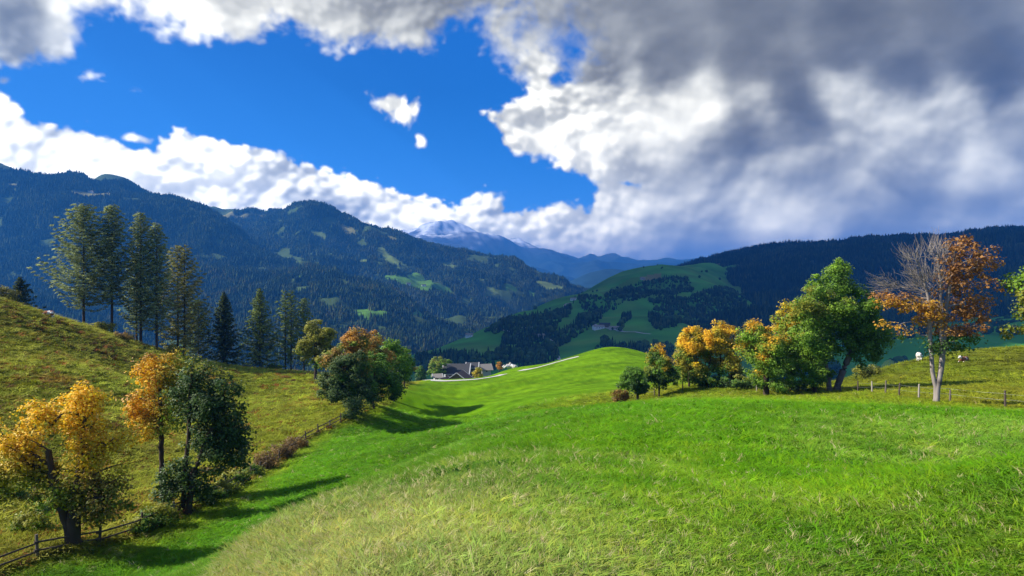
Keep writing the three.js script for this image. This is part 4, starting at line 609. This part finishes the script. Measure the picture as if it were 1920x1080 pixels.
// ---------------------------------------------------------------- fences
const postGeo = (() => { const g = new THREE.CylinderGeometry(0.055, 0.07, 1, 7, 3), p = g.attributes.position; for (let i = 0; i < p.count; i++) { const k = 1 + 0.12 * noise3(p.getX(i) * 20, p.getY(i) * 3, p.getZ(i) * 20); p.setXYZ(i, p.getX(i) * k, p.getY(i) + 0.5 + (p.getY(i) > 0.4 ? 0.02 * noise2(p.getX(i) * 30, p.getZ(i) * 30) : 0), p.getZ(i) * k); } g.computeVertexNormals(); return g; })();
const woodDark = std([0.075, 0.055, 0.04], 0.95), woodPale = std([0.34, 0.30, 0.24], 0.95), woodGrey = std([0.14, 0.115, 0.09], 0.95), wireMat = std([0.45, 0.45, 0.44], 0.5, { metalness: 0.6 });
function along(line, gap) { const out = []; let carry = 0; for (let i = 0; i + 1 < line.length; i++) { const a = line[i], b = line[i + 1], L = Math.hypot(b.x - a.x, b.z - a.z); for (let s = carry; s < L; s += gap) { const x = lerp(a.x, b.x, s / L), z = lerp(a.z, b.z, s / L); out.push(V(x, ground(x, z), z)); } carry = (carry - L) % gap; if (carry < 0) carry += gap; } return out; }
function fence(label, pts, o) {
  const r = rng(o.seed), f = thing('fence', label, 'fence', null, pts[0].clone());
  pts.forEach((p, i) => { const m = part('post', postGeo, o.mats[i % o.mats.length], f); m.position.copy(p).sub(pts[0]).add(V(0, -0.25, 0)); m.scale.set(o.thick, o.h * (0.85 + 0.3 * r()) + 0.25, o.thick); m.rotation.set((r() - 0.5) * 0.16, r() * 6, (r() - 0.5) * 0.16); });
  for (let i = 0; i + 1 < pts.length; i++) for (const q of o.rails) {
    const a = pts[i].clone().sub(pts[0]).add(V(0, o.h * q + (r() - .5) * 0.1, 0)), b = pts[i + 1].clone().sub(pts[0]).add(V(0, o.h * q + (r() - .5) * 0.1, 0));
    if (o.wire) { const mid = a.clone().lerp(b, 0.5).add(V(0, -0.04, 0)); part('wire', new THREE.TubeGeometry(new THREE.CatmullRomCurve3([a, mid, b]), 6, 0.006, 4), wireMat, f); }
    else { const d = b.clone().sub(a), m = part('rail', postGeo, woodDark, f); m.position.copy(a).addScaledVector(d, -0.04); m.scale.set(0.8, d.length() * 1.08, 0.8); m.quaternion.setFromUnitVectors(V(0, 1, 0), d.normalize()); m.position.add(V(0, 0, 0.07)); }
  }
  return f;
}
fence('weathered wooden post and rail fence climbing the bank at lower left', along(leftLine, 3.1), { seed: 3, h: 1.15, thick: 1.3, rails: [0.72, 0.36], mats: [woodDark, woodGrey, woodDark] });
fence('wire fence on wooden posts between the meadow and the right-hand pasture', along(rightLine, 3.9), { seed: 4, h: 1.15, thick: 1.15, rails: [0.9, 0.55], wire: true, mats: [woodPale, woodGrey, woodDark] });

// ---------------------------------------------------------------- lane
const laneMat = new THREE.MeshPhysicalMaterial({ color: new THREE.Color().setRGB(0.44, 0.43, 0.38), roughness: 0.95, specularIntensity: 0.2 });
function ribbon(name, label, line, width, h, mat, lift = 0.06, kind = 'structure') {
  const c = new THREE.CatmullRomCurve3(line), n = line.length * 10, pos = [], idx = [];
  for (let i = 0; i <= n; i++) { const p = c.getPoint(i / n), t = c.getTangent(i / n), s = V(-t.z, 0, t.x).normalize(); for (const k of [-1, 1]) { const x = p.x + s.x * k * width / 2, z = p.z + s.z * k * width / 2; pos.push(x, (h ? Math.max(h(x, z), h(p.x, p.z) - 0.3) : p.y) + lift, z); } if (i) { const a = i * 2 - 2; idx.push(a, a + 2, a + 1, a + 1, a + 2, a + 3); } }
  const g = new THREE.BufferGeometry(); g.setAttribute('position', new THREE.Float32BufferAttribute(pos, 3)); g.setIndex(idx); g.computeVertexNormals();
  const m = new THREE.Mesh(g, mat); m.name = name; m.receiveShadow = true; tag(m, label, null, null, kind); scene.add(m); return m;
}
ribbon('lane', 'pale lane passing in front of the farm', [[700, 717], [740, 714], [775, 713], [820, 714], [870, 713], [905, 710], [930, 706], [945, 702]].map(([a, b]) => at(a, b, 140)), 3.2, ground, laneMat, 0.12);
ribbon('lane', 'pale lane running over the shoulder of the knoll', [[975, 694], [990, 692], [1010, 688], [1035, 681], [1060, 674], [1085, 668]].map(([a, b]) => at(a, b + 1, 140)), 2.2, ground, laneMat, 0.12);
const farRoad = new THREE.MeshPhysicalMaterial({ color: new THREE.Color().setRGB(0.42, 0.42, 0.40), roughness: 1, specularIntensity: 0.1 });
const onHill = (S, px, py) => hit(S.h, px, py, 500, 9000) ?? P(px, py, 1500);
[['pale road winding down past the white house', [[1012, 634], [1030, 636], [1040, 644], [1038, 652], [1046, 670], [1050, 676]], 6], ['straight pale road crossing the shaded fields', [[930, 617], [955, 622], [980, 628], [1002, 633]], 5], ['thin pale track below the tree belt', [[955, 616], [985, 615], [1018, 612]], 4], ['road leading up to the hillside farm', [[1107, 597], [1114, 607], [1122, 612], [1150, 618], [1180, 623], [1220, 627]], 5], ['curved pale road on the upper fields', [[1075, 567], [1062, 570], [1060, 577], [1070, 584]], 6]].forEach(([label, pts, w]) => ribbon('road', label, pts.map(([a, b]) => onHill(F, a, b)), w, F.h, farRoad, 0.8));

// ---------------------------------------------------------------- houses
const wallWhite = std([0.72, 0.70, 0.66], 0.9), wallWood = std([0.16, 0.10, 0.06], 0.9), wallGrey = std([0.42, 0.40, 0.37], 0.9), slate = std([0.040, 0.041, 0.045], 0.95), roofBrown = std([0.085, 0.050, 0.042], 0.95), roofPale = std([0.27, 0.24, 0.20], 0.9), verge = std([0.42, 0.42, 0.42], 0.9), glass = std([0.03, 0.04, 0.05], 0.15), solar = std([0.10, 0.16, 0.30], 0.2), shutter = std([0.20, 0.11, 0.06], 0.8);
const boxAt = (w, h, d, x, y, z) => new THREE.BoxGeometry(w, h, d).translate(x, y, z);
// a gabled house, ridge along its own x: walls with gables, two roof slabs, verge boards, windows, chimney
function house(name, label, category, foot, turn, o) {
  const { w, d, h, rise } = o, t = thing(name, label, category, o.group, foot); t.rotation.y = turn;
  const s = new THREE.Shape([[-d / 2, -6], [d / 2, -6], [d / 2, h], [0, h + rise - 0.06], [-d / 2, h]].map(([a, b]) => new THREE.Vector2(a, b))), wall = new THREE.ExtrudeGeometry(s, { depth: w, bevelEnabled: false }).rotateY(Math.PI / 2).translate(-w / 2, 0, 0);
  part('wall', wall, o.wall ?? wallWhite, t);
  const over = 0.9, sl = Math.hypot(d / 2, rise), k = (d / 2 + over) / (d / 2), ang = Math.atan2(rise, d / 2), rf = [];
  const roof = new THREE.Group(); roof.name = 'roof'; t.add(roof);
  for (const q of [-1, 1]) {
    const g = new THREE.BoxGeometry(w + 1.6, 0.22, sl * k).translate(0, 0.14, sl * k / 2).rotateX(ang).translate(0, h + rise, 0); if (q < 0) g.rotateY(Math.PI);
    part('roof_slope', g, q < 0 && o.roofBack ? o.roofBack : o.roof ?? slate, roof);
    for (const e of [-1, 1]) { const v = new THREE.BoxGeometry(o.vergeW ?? 0.28, 0.34, sl * k + 0.1).translate(e * (w / 2 + 0.85), 0.16, sl * k / 2).rotateX(ang).translate(0, h + rise, 0); if (q < 0) v.rotateY(Math.PI); part('verge_board', v, o.verge ?? verge, roof); }
    if (o.eave) { const v = new THREE.BoxGeometry(w + 1.9, 0.2, 0.3).translate(0, 0.1, sl * k + 0.1).rotateX(ang).translate(0, h + rise, 0); if (q < 0) v.rotateY(Math.PI); part('eave_board', v, verge, roof); }
  }
  if (o.solar) for (const [x, z, a, b, q] of o.solar) { const g = new THREE.BoxGeometry(a, 0.08, b).translate(x, 0.32, z).rotateX(ang).translate(0, h + rise, 0); if (q < 0) g.rotateY(Math.PI); part('solar_panel', g, solar, roof); }
  for (const [side, x, y, ww, hh, m] of o.windows ?? []) {
    const win = new THREE.Group(); win.name = 'window'; t.add(win);
    const z = d / 2 + 0.03, xx = w / 2 + 0.03;
    if (side === 'f') win.position.set(x, y, z); else if (side === 'b') { win.position.set(x, y, -z); win.rotation.y = Math.PI; } else { win.position.set(side === 'r' ? xx : -xx, y, x); win.rotation.y = side === 'r' ? Math.PI / 2 : -Math.PI / 2; }
    part('frame', mergeGeometries([boxAt(ww + 0.2, 0.1, 0.08, 0, hh / 2, 0), boxAt(ww + 0.2, 0.1, 0.08, 0, -hh / 2, 0), boxAt(0.1, hh - 0.1, 0.08, -ww / 2, 0, 0), boxAt(0.1, hh - 0.1, 0.08, ww / 2, 0, 0)]), m ?? verge, win); part('pane', boxAt(ww - 0.1, hh - 0.1, 0.03, 0, 0, 0), glass, win);
  }
  if (o.chimney) part('chimney', boxAt(0.7, 1.8, 0.7, o.chimney, h + rise + 0.3, 0), o.chimneyMat ?? wallWhite, t);
  return t;
}
const FARM = 'roofs of the farm below the lane';
const fm = 320 / FOC, FP = (px, py, d = 320) => P(px, py, d);
const farmBase = FP(0, 721).y;
const fAt = (px, d = 320) => { const p = P(px, 540, d); p.y = farmBase; return p; };
house('barn', 'large farm barn with a long dark slate roof in two panels', 'barn', fAt(857, 335), -0.05, { group: FARM, w: 11.5, d: 10, h: 4.2, rise: 3.6, wall: wallWood, roof: slate, eave: true, vergeW: 0.45, windows: [['f', -3, 2.2, 1.2, 1], ['f', 2, 2.2, 1.2, 1], ['r', 0, 3, 1.4, 1.2]] });
house('farmhouse', 'low farmhouse wing with a dark red-brown roof at the left front of the farm', 'house', fAt(832, 312), Math.PI / 2 - 0.25, { group: FARM, w: 9, d: 7.4, h: 1.6, rise: 2.6, wall: wallWhite, roof: roofBrown, chimney: 1.5, windows: [['r', -1, 1, 0.9, 1], ['r', 1.2, 1, 0.9, 1], ['l', 0, 1.2, 0.9, 1]] });
house('farmhouse', 'taller farmhouse wing with solar panels on its brown roof', 'house', fAt(862, 318), Math.PI / 2 - 0.2, { group: FARM, w: 9, d: 8.6, h: 3.0, rise: 3.1, wall: wallWood, roof: roofBrown, solar: [[-0.8, 2.4, 6.4, 3.2, -1]], windows: [['r', -1.6, 1.5, 1, 1.1], ['r', 0.6, 1.5, 1, 1.1], ['r', 2, 1.5, 1, 1.1]] });
house('farmhouse', 'white-walled farmhouse with a framed dark roof at the back right of the farm', 'house', fAt(886, 338), 0.0, { group: FARM, w: 4.6, d: 6.5, h: 6.4, rise: 1.7, wall: wallWood, roof: slate, eave: true, vergeW: 0.4, windows: [['f', -1.5, 4.9, 0.8, 1.5, verge], ['f', 0, 4.9, 0.8, 1.5, verge], ['f', 1.5, 4.9, 0.8, 1.5, verge], ['f', -1, 2.2, 1, 1.2, verge], ['f', 1, 2.2, 1, 1.2, verge]] });
house('hut', 'small grey-brown barn standing apart to the right of the farm', 'barn', (() => { const p = fAt(910, 345); p.y += 1.0; return p; })(), 0.35, { w: 4.4, d: 4.2, h: 3.6, rise: 2.0, wall: wallGrey, roof: roofPale, verge: roofPale, windows: [['f', 0, 2.5, 0.8, 0.8, shutter]] });
house('shed', 'little white shed left of the brown farmhouse roof', 'shed', fAt(820, 322), 0.3, { w: 3, d: 2.6, h: 3.6, rise: 1.0, wall: wallWhite, roof: roofPale, windows: [['f', 0, 2.2, 0.7, 0.7, shutter]] });
// trees round the farm
const farmTree = (label, px, d, box, o) => standing('broadleaf_tree', label, fAt(px, d), box, { clumps: 80, leaves: 90, leaf: 0.55, clumpR: 1.2, ...o });
farmTree('rounded light green tree left of the farm roofs', 826, 330, [796, 667, 846, 712], { seed: 91, lo: [PAL.green], hi: [PAL.bright, PAL.olive] });
farmTree('small dark green tree at the left end of the farm beside the lane', 786, 318, [776, 686, 800, 714], { seed: 92, lo: [PAL.deep], hi: [PAL.green], clumps: 40 });
farmTree('small green tree peeping over the barn roof', 843, 345, [834, 672, 850, 694], { seed: 93, lo: [PAL.green], hi: [PAL.bright], clumps: 30 });
farmTree('upright yellow bush right of the farmhouse', 895, 300, [889, 688, 905, 712], { seed: 94, lo: [PAL.olive], hi: [PAL.yellow, PAL.olive], clumps: 30, category: 'shrub' });
farmTree('orange bush next to the stone heap behind the meadow edge', 936, 330, [931, 677, 943, 692], { seed: 95, lo: [PAL.orange], hi: [PAL.orange], clumps: 20, category: 'shrub', leaf: 0.4, clumpR: 0.8 });
{ // heap of pale stones
  const r = rng(12), t = thing('stone_heap', 'heap of pale boulders at the far edge of the meadow right of the farm', 'stone heap', null, P(955, 687, 300)), mats = [std([0.55, 0.53, 0.48]), std([0.42, 0.39, 0.34]), std([0.62, 0.60, 0.56])];
  const g = new THREE.IcosahedronGeometry(1, 1), p = g.attributes.position; for (let i = 0; i < p.count; i++) { const k = 1 + 0.3 * noise3(p.getX(i) * 1.3, p.getY(i) * 1.3, p.getZ(i) * 1.3); p.setXYZ(i, p.getX(i) * k, p.getY(i) * k * 0.8, p.getZ(i) * k); } g.computeVertexNormals();
  for (let i = 0; i < 34; i++) { const m = part('stone', g, mats[i % 3], t), x = (r() - 0.5) * 7, k = 0.35 + 0.5 * r(); m.position.set(x, -0.3 + r() * 1.1 * (1 - Math.abs(x) / 4.5), (r() - 0.5) * 3); m.scale.set(k * 1.2, k, k); m.rotation.set(r() * 6, r() * 6, r() * 6); }
}
// hillside farms far off
const HF = 'farm buildings on the shaded hillside';
[[1122, 617, 'white farmhouse with a grey roof on the shaded hillside, left of its barn', 22, 11, 6, wallWhite, roofPale], [1134, 613, 'dark barn standing behind the hillside farmhouse', 20, 12, 6, wallWood, slate], [1152, 617, 'low grey-roofed stable at the right end of the hillside farm', 20, 9, 4, wallGrey, roofPale], [1162, 620, 'small white outbuilding right of the hillside stable', 9, 7, 4, wallWhite, slate], [1036, 655, 'white house beside the winding road above the knoll shoulder', 14, 9, 6, wallWhite, roofPale], [1015, 632, 'grey house at the bend where the winding road begins', 14, 9, 5, wallGrey, roofPale], [1000, 630, 'small house at the end of the straight road', 10, 8, 4, wallWhite, roofBrown], [880, 632, 'white house of the little settlement on the valley lip', 14, 10, 6, wallWhite, roofPale], [872, 630, 'dark roofed house of the little settlement on the valley lip', 12, 9, 6, wallWood, slate], [890, 624, 'grey house at the upper end of the little settlement', 12, 9, 5, wallGrey, roofPale], [1075, 563, 'pale house on the upper fields by the curved road', 16, 10, 6, wallWhite, roofPale], [1205, 524, 'small house in the bright upper meadow', 16, 10, 6, wallGrey, roofPale]].forEach(([px, py, label, w, d, h, wall, roof], i) => house('farmhouse', label, 'house', onHill(F, px, py).add(V(0, -0.5, 0)), [0.3, -0.2, 0.1, 0.6, -0.4, 0.5][i % 6], { group: HF, w, d, h, rise: d * 0.24, wall, roof, verge: roof, windows: [['f', -w * 0.25, h * 0.55, 1.6, 1.8], ['f', w * 0.25, h * 0.55, 1.6, 1.8], ['f', 0, h * 0.55, 1.6, 1.8]] }));
[[766, 534, 'farmhouse in the big green clearing of the middle mountain', B], [795, 537, 'second house to the right in the big green clearing', B], [396, 494, 'long pale building among the trees left of the spur', A], [205, 362, 'mountain hut below the rocky knob', A], [170, 361, 'left mountain hut on the pale alp below the rocky knob', A]].forEach(([px, py, label, S0], i) => { const p = hit(S0.h, px, py, 1500, 9000); if (p) house(i > 2 ? 'hut' : 'farmhouse', label, i > 2 ? 'hut' : 'house', p, 0.2, { w: i === 2 ? 46 : 22, d: 14, h: 7, rise: 4, wall: wallWhite, roof: i > 2 ? roofPale : slate, windows: [['f', -5, 4, 2, 2], ['f', 5, 4, 2, 2]] }); });

// ---------------------------------------------------------------- cows
function cow(label, foot, turn, pose, o) {
  const bones = [];                                                     // [from, to, r0, r1]
  const b = (a, c, r0, r1) => bones.push([V(...a), V(...c), r0, r1]);
  const up = pose === 'lying' ? -0.62 : 0;
  b([-0.62, 1.12 + up, 0], [0.1, 1.05 + up, 0], 0.30, 0.36); b([0.1, 1.05 + up, 0], [0.62, 1.1 + up, 0], 0.36, 0.29);
  if (pose === 'grazing') { b([0.7, 1.14, 0], [1.15, 0.72, 0.05], 0.19, 0.14); b([1.15, 0.68, 0.05], [1.28, 0.3, 0.08], 0.13, 0.085); b([1.12, 0.78, -0.1], [1.06, 0.8, -0.3], 0.05, 0.03); b([1.12, 0.78, 0.2], [1.06, 0.8, 0.38], 0.05, 0.03); }
  else { b([0.68, 1.16 + up, 0], [1.05, 1.42 + up, 0.04], 0.19, 0.14); b([1.05, 1.44 + up, 0.04], [1.45, 1.3 + up, 0.1], 0.135, 0.085); b([1.05, 1.5 + up, -0.08], [1.0, 1.48 + up, -0.3], 0.05, 0.03); b([1.05, 1.5 + up, 0.16], [1.0, 1.48 + up, 0.36], 0.05, 0.03); }
  for (const [x, z] of [[0.55, 0.19], [0.58, -0.19], [-0.66, 0.2], [-0.62, -0.2]]) {
    if (pose === 'lying') { b([x, 0.4, z], [x + 0.35, 0.12, z * 1.7], 0.13, 0.07); b([x + 0.35, 0.1, z * 1.7], [x + 0.02, 0.07, z * 1.8], 0.06, 0.05); }
    else if (x > 0) { b([x, 0.95, z], [x + 0.02, 0.48, z], 0.14, 0.075); b([x + 0.02, 0.48, z], [x, 0.04, z], 0.065, 0.06); }
    else { b([x + 0.05, 1.0, z], [x + 0.14, 0.62, z], 0.19, 0.09); b([x + 0.14, 0.62, z], [x - 0.08, 0.46, z], 0.08, 0.06); b([x - 0.08, 0.46, z], [x - 0.03, 0.04, z], 0.055, 0.06); }
  }
  b([-0.9, 1.25 + up, 0], [-0.98, 0.6 + up * 0.5, 0], 0.035, 0.03);
  const N = 72, mc = new MarchingCubes(N, new THREE.MeshBasicMaterial(), false, false, 60000), S = 1.75, cy = 0.8, smin = (a, c, k) => { const hh = Math.max(k - Math.abs(a - c), 0) / k; return Math.min(a, c) - hh * hh * k * 0.25; }, q = V(0, 0, 0), ab = V(0, 0, 0), ap = V(0, 0, 0);
  mc.isolation = 0;
  for (let k = 0; k < N; k++) for (let j = 0; j < N; j++) for (let i = 0; i < N; i++) {
    q.set((i / N * 2 - 1) * S + 0.2, (j / N * 2 - 1) * S + cy, (k / N * 2 - 1) * S); let d = 9;
    if (Math.abs(q.z) < 0.8 && q.y < 1.9) for (const [a, c, r0, r1] of bones) { ab.subVectors(c, a); ap.subVectors(q, a); const s = clamp(ap.dot(ab) / ab.lengthSq()); d = smin(d, ap.addScaledVector(ab, -s).length() - lerp(r0, r1, s), 0.1); }
    mc.field[k * N * N + j * N + i] = -d;
  }
  mc.update();
  const n = mc.count, pos = mc.positionArray.slice(0, n * 3), nor = mc.normalArray.slice(0, n * 3), col = new Float32Array(n * 3);
  for (let i = 0; i < n; i++) { const x = pos[i * 3] * S + 0.2, y = pos[i * 3 + 1] * S + cy, z = pos[i * 3 + 2] * S; pos[i * 3] = x; pos[i * 3 + 1] = y; pos[i * 3 + 2] = z; const white = o.white + 0.9 * noise3(x * 1.6 + o.seed, y * 1.6, z * 1.2) + (x > 0.95 ? o.head : 0) - (y < 0.5 && pose !== 'lying' ? -0.3 : 0); col.set(white > 0 ? [0.72, 0.68, 0.60] : [0.20, 0.075, 0.035], i * 3); }
  const g = new THREE.BufferGeometry(); g.setAttribute('position', new THREE.BufferAttribute(pos, 3)); g.setAttribute('normal', new THREE.BufferAttribute(nor, 3)); g.setAttribute('color', new THREE.BufferAttribute(col, 3));
  const t = thing('cow', label, 'cow', 'cows grazing on the pastures', foot); t.rotation.y = turn;
  part('body', g, new THREE.MeshPhysicalMaterial({ vertexColors: true, roughness: 0.8, specularIntensity: 0.3 }), t);
  const lift = pose === 'grazing' ? V(1.12, 0.86, 0.05) : V(1.02, 1.58 + up, 0.04);
  for (const e of [-1, 1]) { const hn = part('horn', new THREE.ConeGeometry(0.025, 0.2, 6), woodPale, t); hn.position.copy(lift).add(V(0, 0, e * 0.12)); hn.rotation.x = e * 0.7; }
  return t;
}
cow('white cow grazing on the skyline of the right-hand pasture, left of the orange maple trunk', at(1723, 678, 80), 1.2, 'grazing', { white: 0.3, head: 0.5, seed: 2 });
cow('brown cow with a white head lying on the right-hand pasture, right of the maple trunk', at(1808, 679, 70), Math.PI + 0.6, 'lying', { white: -0.35, head: 1.2, seed: 5 });
cow('red-brown and white cow on the left crest below the larches', onGround(92, 124), Math.PI, 'grazing', { white: -0.12, head: 1, seed: 9 });

// ---------------------------------------------------------------- grass
function tuft(seed, blades, h, spread, curl, wid) {
  const r = rng(seed), pos = [], idx = [], nor = [];
  for (let b = 0; b < blades; b++) {
    const a = r() * 6.2832, q = Math.sqrt(r()) * spread, x = Math.cos(a) * q, z = Math.sin(a) * q, L = h * (0.5 + 0.8 * r()), la = r() * 6.2832, lx = Math.cos(la), lz = Math.sin(la), c = curl * (0.3 + r()), w = wid * (0.7 + 0.6 * r()), o = pos.length / 3;
    const px = -lz * w, pz = lx * w;
    for (const [t, k] of [[0, 1], [0.55, 0.8]]) { const lx2 = x + lx * L * c * t * t, y = L * t * (1 - 0.25 * c * t), lz2 = z + lz * L * c * t * t; pos.push(lx2 - px * k, y, lz2 - pz * k, lx2 + px * k, y, lz2 + pz * k); nor.push(-lx * .4, .85, -lz * .4, -lx * .4, .85, -lz * .4); }
    pos.push(x + lx * L * c, L * (1 - 0.35 * c), z + lz * L * c); nor.push(-lx * .3, .9, -lz * .3);
    idx.push(o, o + 1, o + 2, o + 1, o + 3, o + 2, o + 2, o + 3, o + 4);
  }
  const g = new THREE.BufferGeometry(); g.setAttribute('position', new THREE.Float32BufferAttribute(pos, 3)); g.setAttribute('normal', new THREE.Float32BufferAttribute(nor, 3)); g.setIndex(idx); return g;
}
const grassMat = new THREE.MeshPhysicalMaterial({ color: 0xffffff, roughness: 0.85, transmission: 0.35, thickness: 0, specularIntensity: 0.15, side: THREE.DoubleSide });
function grass(name, label, n, geo, seed, u0, u1, r0, r1, pick) {
  const r = rng(seed), im = new THREE.InstancedMesh(geo, grassMat, n), M = new THREE.Matrix4(), q = new THREE.Quaternion(), e = new THREE.Euler(), c = new THREE.Color(); let k = 0, tries = 0;
  while (k < n && tries++ < n * 4) {
    const u = lerp(u0, u1, r()), rr = Math.exp(lerp(Math.log(r0), Math.log(r1), Math.pow(r(), 0.85))), x = Math.sin(u) * rr, z = -Math.cos(u) * rr, o = pick(x, z, rr, r); if (!o) continue;
    q.setFromEuler(e.set((r() - .5) * 0.7, r() * 6.28, (r() - .5) * 0.7)); M.compose(V(x, ground(x, z) - 0.01, z), q, V(o.w, o.h, o.w)); im.setMatrixAt(k, M); im.setColorAt(k, c.setRGB(...o.c)); k++;
  }
  im.count = k; im.name = name; im.receiveShadow = im.castShadow = true; tag(im, label, null, null, 'stuff'); scene.add(im);
}
const bladeCol = (x, z, r) => { const c = groundColour(x, z), k = 1.0 + 0.8 * r(), y = r(); return [c[0] * k * (0.92 + 0.42 * y * y), c[1] * k, c[2] * k]; };
for (const [i, geo] of [tuft(1, 11, 0.085, 0.06, 0.9, 0.0034), tuft(2, 12, 0.07, 0.07, 1.3, 0.0038), tuft(3, 8, 0.11, 0.05, 1.1, 0.003)].entries())
  grass('grass', ['short green grass blades of the foreground meadow', 'curled low grass of the foreground meadow', 'longer thin grass of the foreground meadow'][i], 135000, geo, 200 + i, -0.72, 0.72, 2.6, 105, (x, z, rr, r) => {
    if (rr > 30 && groundKind(x, z) === 1) return null;
    const s = Math.pow(Math.max(1, rr / 5), 0.62) * (0.7 + 0.6 * r()), dr = clamp(dryness(x, z)), dry = r() < 0.03 + dr * 0.42;
    const c = dry ? mix3([0.60, 0.56, 0.26], [0.40, 0.33, 0.13], r()) : bladeCol(x, z, r);
    return { w: s * (dry ? 0.8 : 1.05), h: s * (dry ? 0.6 : 0.5 + 0.15 * dr) / Math.pow(Math.max(1, rr / 14), 0.35), c };
  });
// broad-leaved weeds in the meadow
{ const leafy = (() => { const L = [], r = rng(8); for (let i = 0; i < 7; i++) { const a = i * 0.9 + r() * 0.4, g = new THREE.CircleGeometry(1, 7); g.scale(0.035, 0.075, 1).translate(0, 0.07, 0).rotateX(-1.0 - 0.3 * r()).rotateY(a); L.push(g); } const g = mergeGeometries(L); g.deleteAttribute('uv'); return g; })();
  grass('weeds', 'dark broad-leaved weeds dotted through the meadow', 2600, leafy, 230, -0.1, 0.7, 4, 45, (x, z, rr, r) => fbm2(x * 0.16 + 8, z * 0.16, 3) > 0.14 ? { w: 0.6 + 0.7 * r(), h: 0.6 + 0.6 * r(), c: mix3([0.05, 0.16, 0.01], [0.12, 0.26, 0.03], r()) } : null); }
// tussocks and bilberry on the left slope and the right pasture
const mound = (() => { const gs = [tuft(5, 26, 0.34, 0.26, 1.2, 0.022), tuft(6, 12, 0.22, 0.3, 1.3, 0.03)]; return mergeGeometries(gs); })();
grass('tussocks', 'grass tussocks and russet bilberry on the left slope', 52000, mound, 240, -0.95, -0.02, 34, 190, (x, z, rr, r) => {
  if (groundKind(x, z) !== 1) return null;
  const c = groundColour(x, z), n = fbm2(x * 0.13, z * 0.13, 3), k = 0.65 + 0.7 * r();
  return { w: 0.7 + 0.9 * r() + rr / 160, h: 0.5 + 0.9 * r() + (n > 0.1 ? 0.4 : 0), c: r() < 0.07 + (n > 0.12 ? 0.25 : 0) ? mix3(PAL.rust, [0.13, 0.08, 0.03], r()) : [c[0] * k, c[1] * k, c[2] * k] };
});
grass('tussocks', 'rough grass tussocks on the right-hand pasture', 26000, mound, 241, 0.08, 0.8, 42, 150, (x, z, rr, r) => { if (groundKind(x, z) !== 2) return null; const c = groundColour(x, z), k = 0.7 + 0.6 * r(); return { w: 0.6 + 0.6 * r() + rr / 200, h: 0.25 + 0.5 * r(), c: [c[0] * k, c[1] * k, c[2] * k] }; });
grass('grass', 'rough olive grass on the bank below the right-hand trees and fence', 30000, mound, 242, 0.02, 0.8, 38, 100, (x, z, rr, r) => { if (groundKind(x, z) !== 0) return null; const e = polyDist(rightPoly, x, z); if (e > 10 * r()) return null; const c = groundColour(x, z), k = 0.75 + 0.6 * r(); return { w: 0.4 + 0.4 * r(), h: 0.25 + 0.4 * r(), c: [c[0] * k, c[1] * k, c[2] * k] }; });
renderer.render(scene, camera);
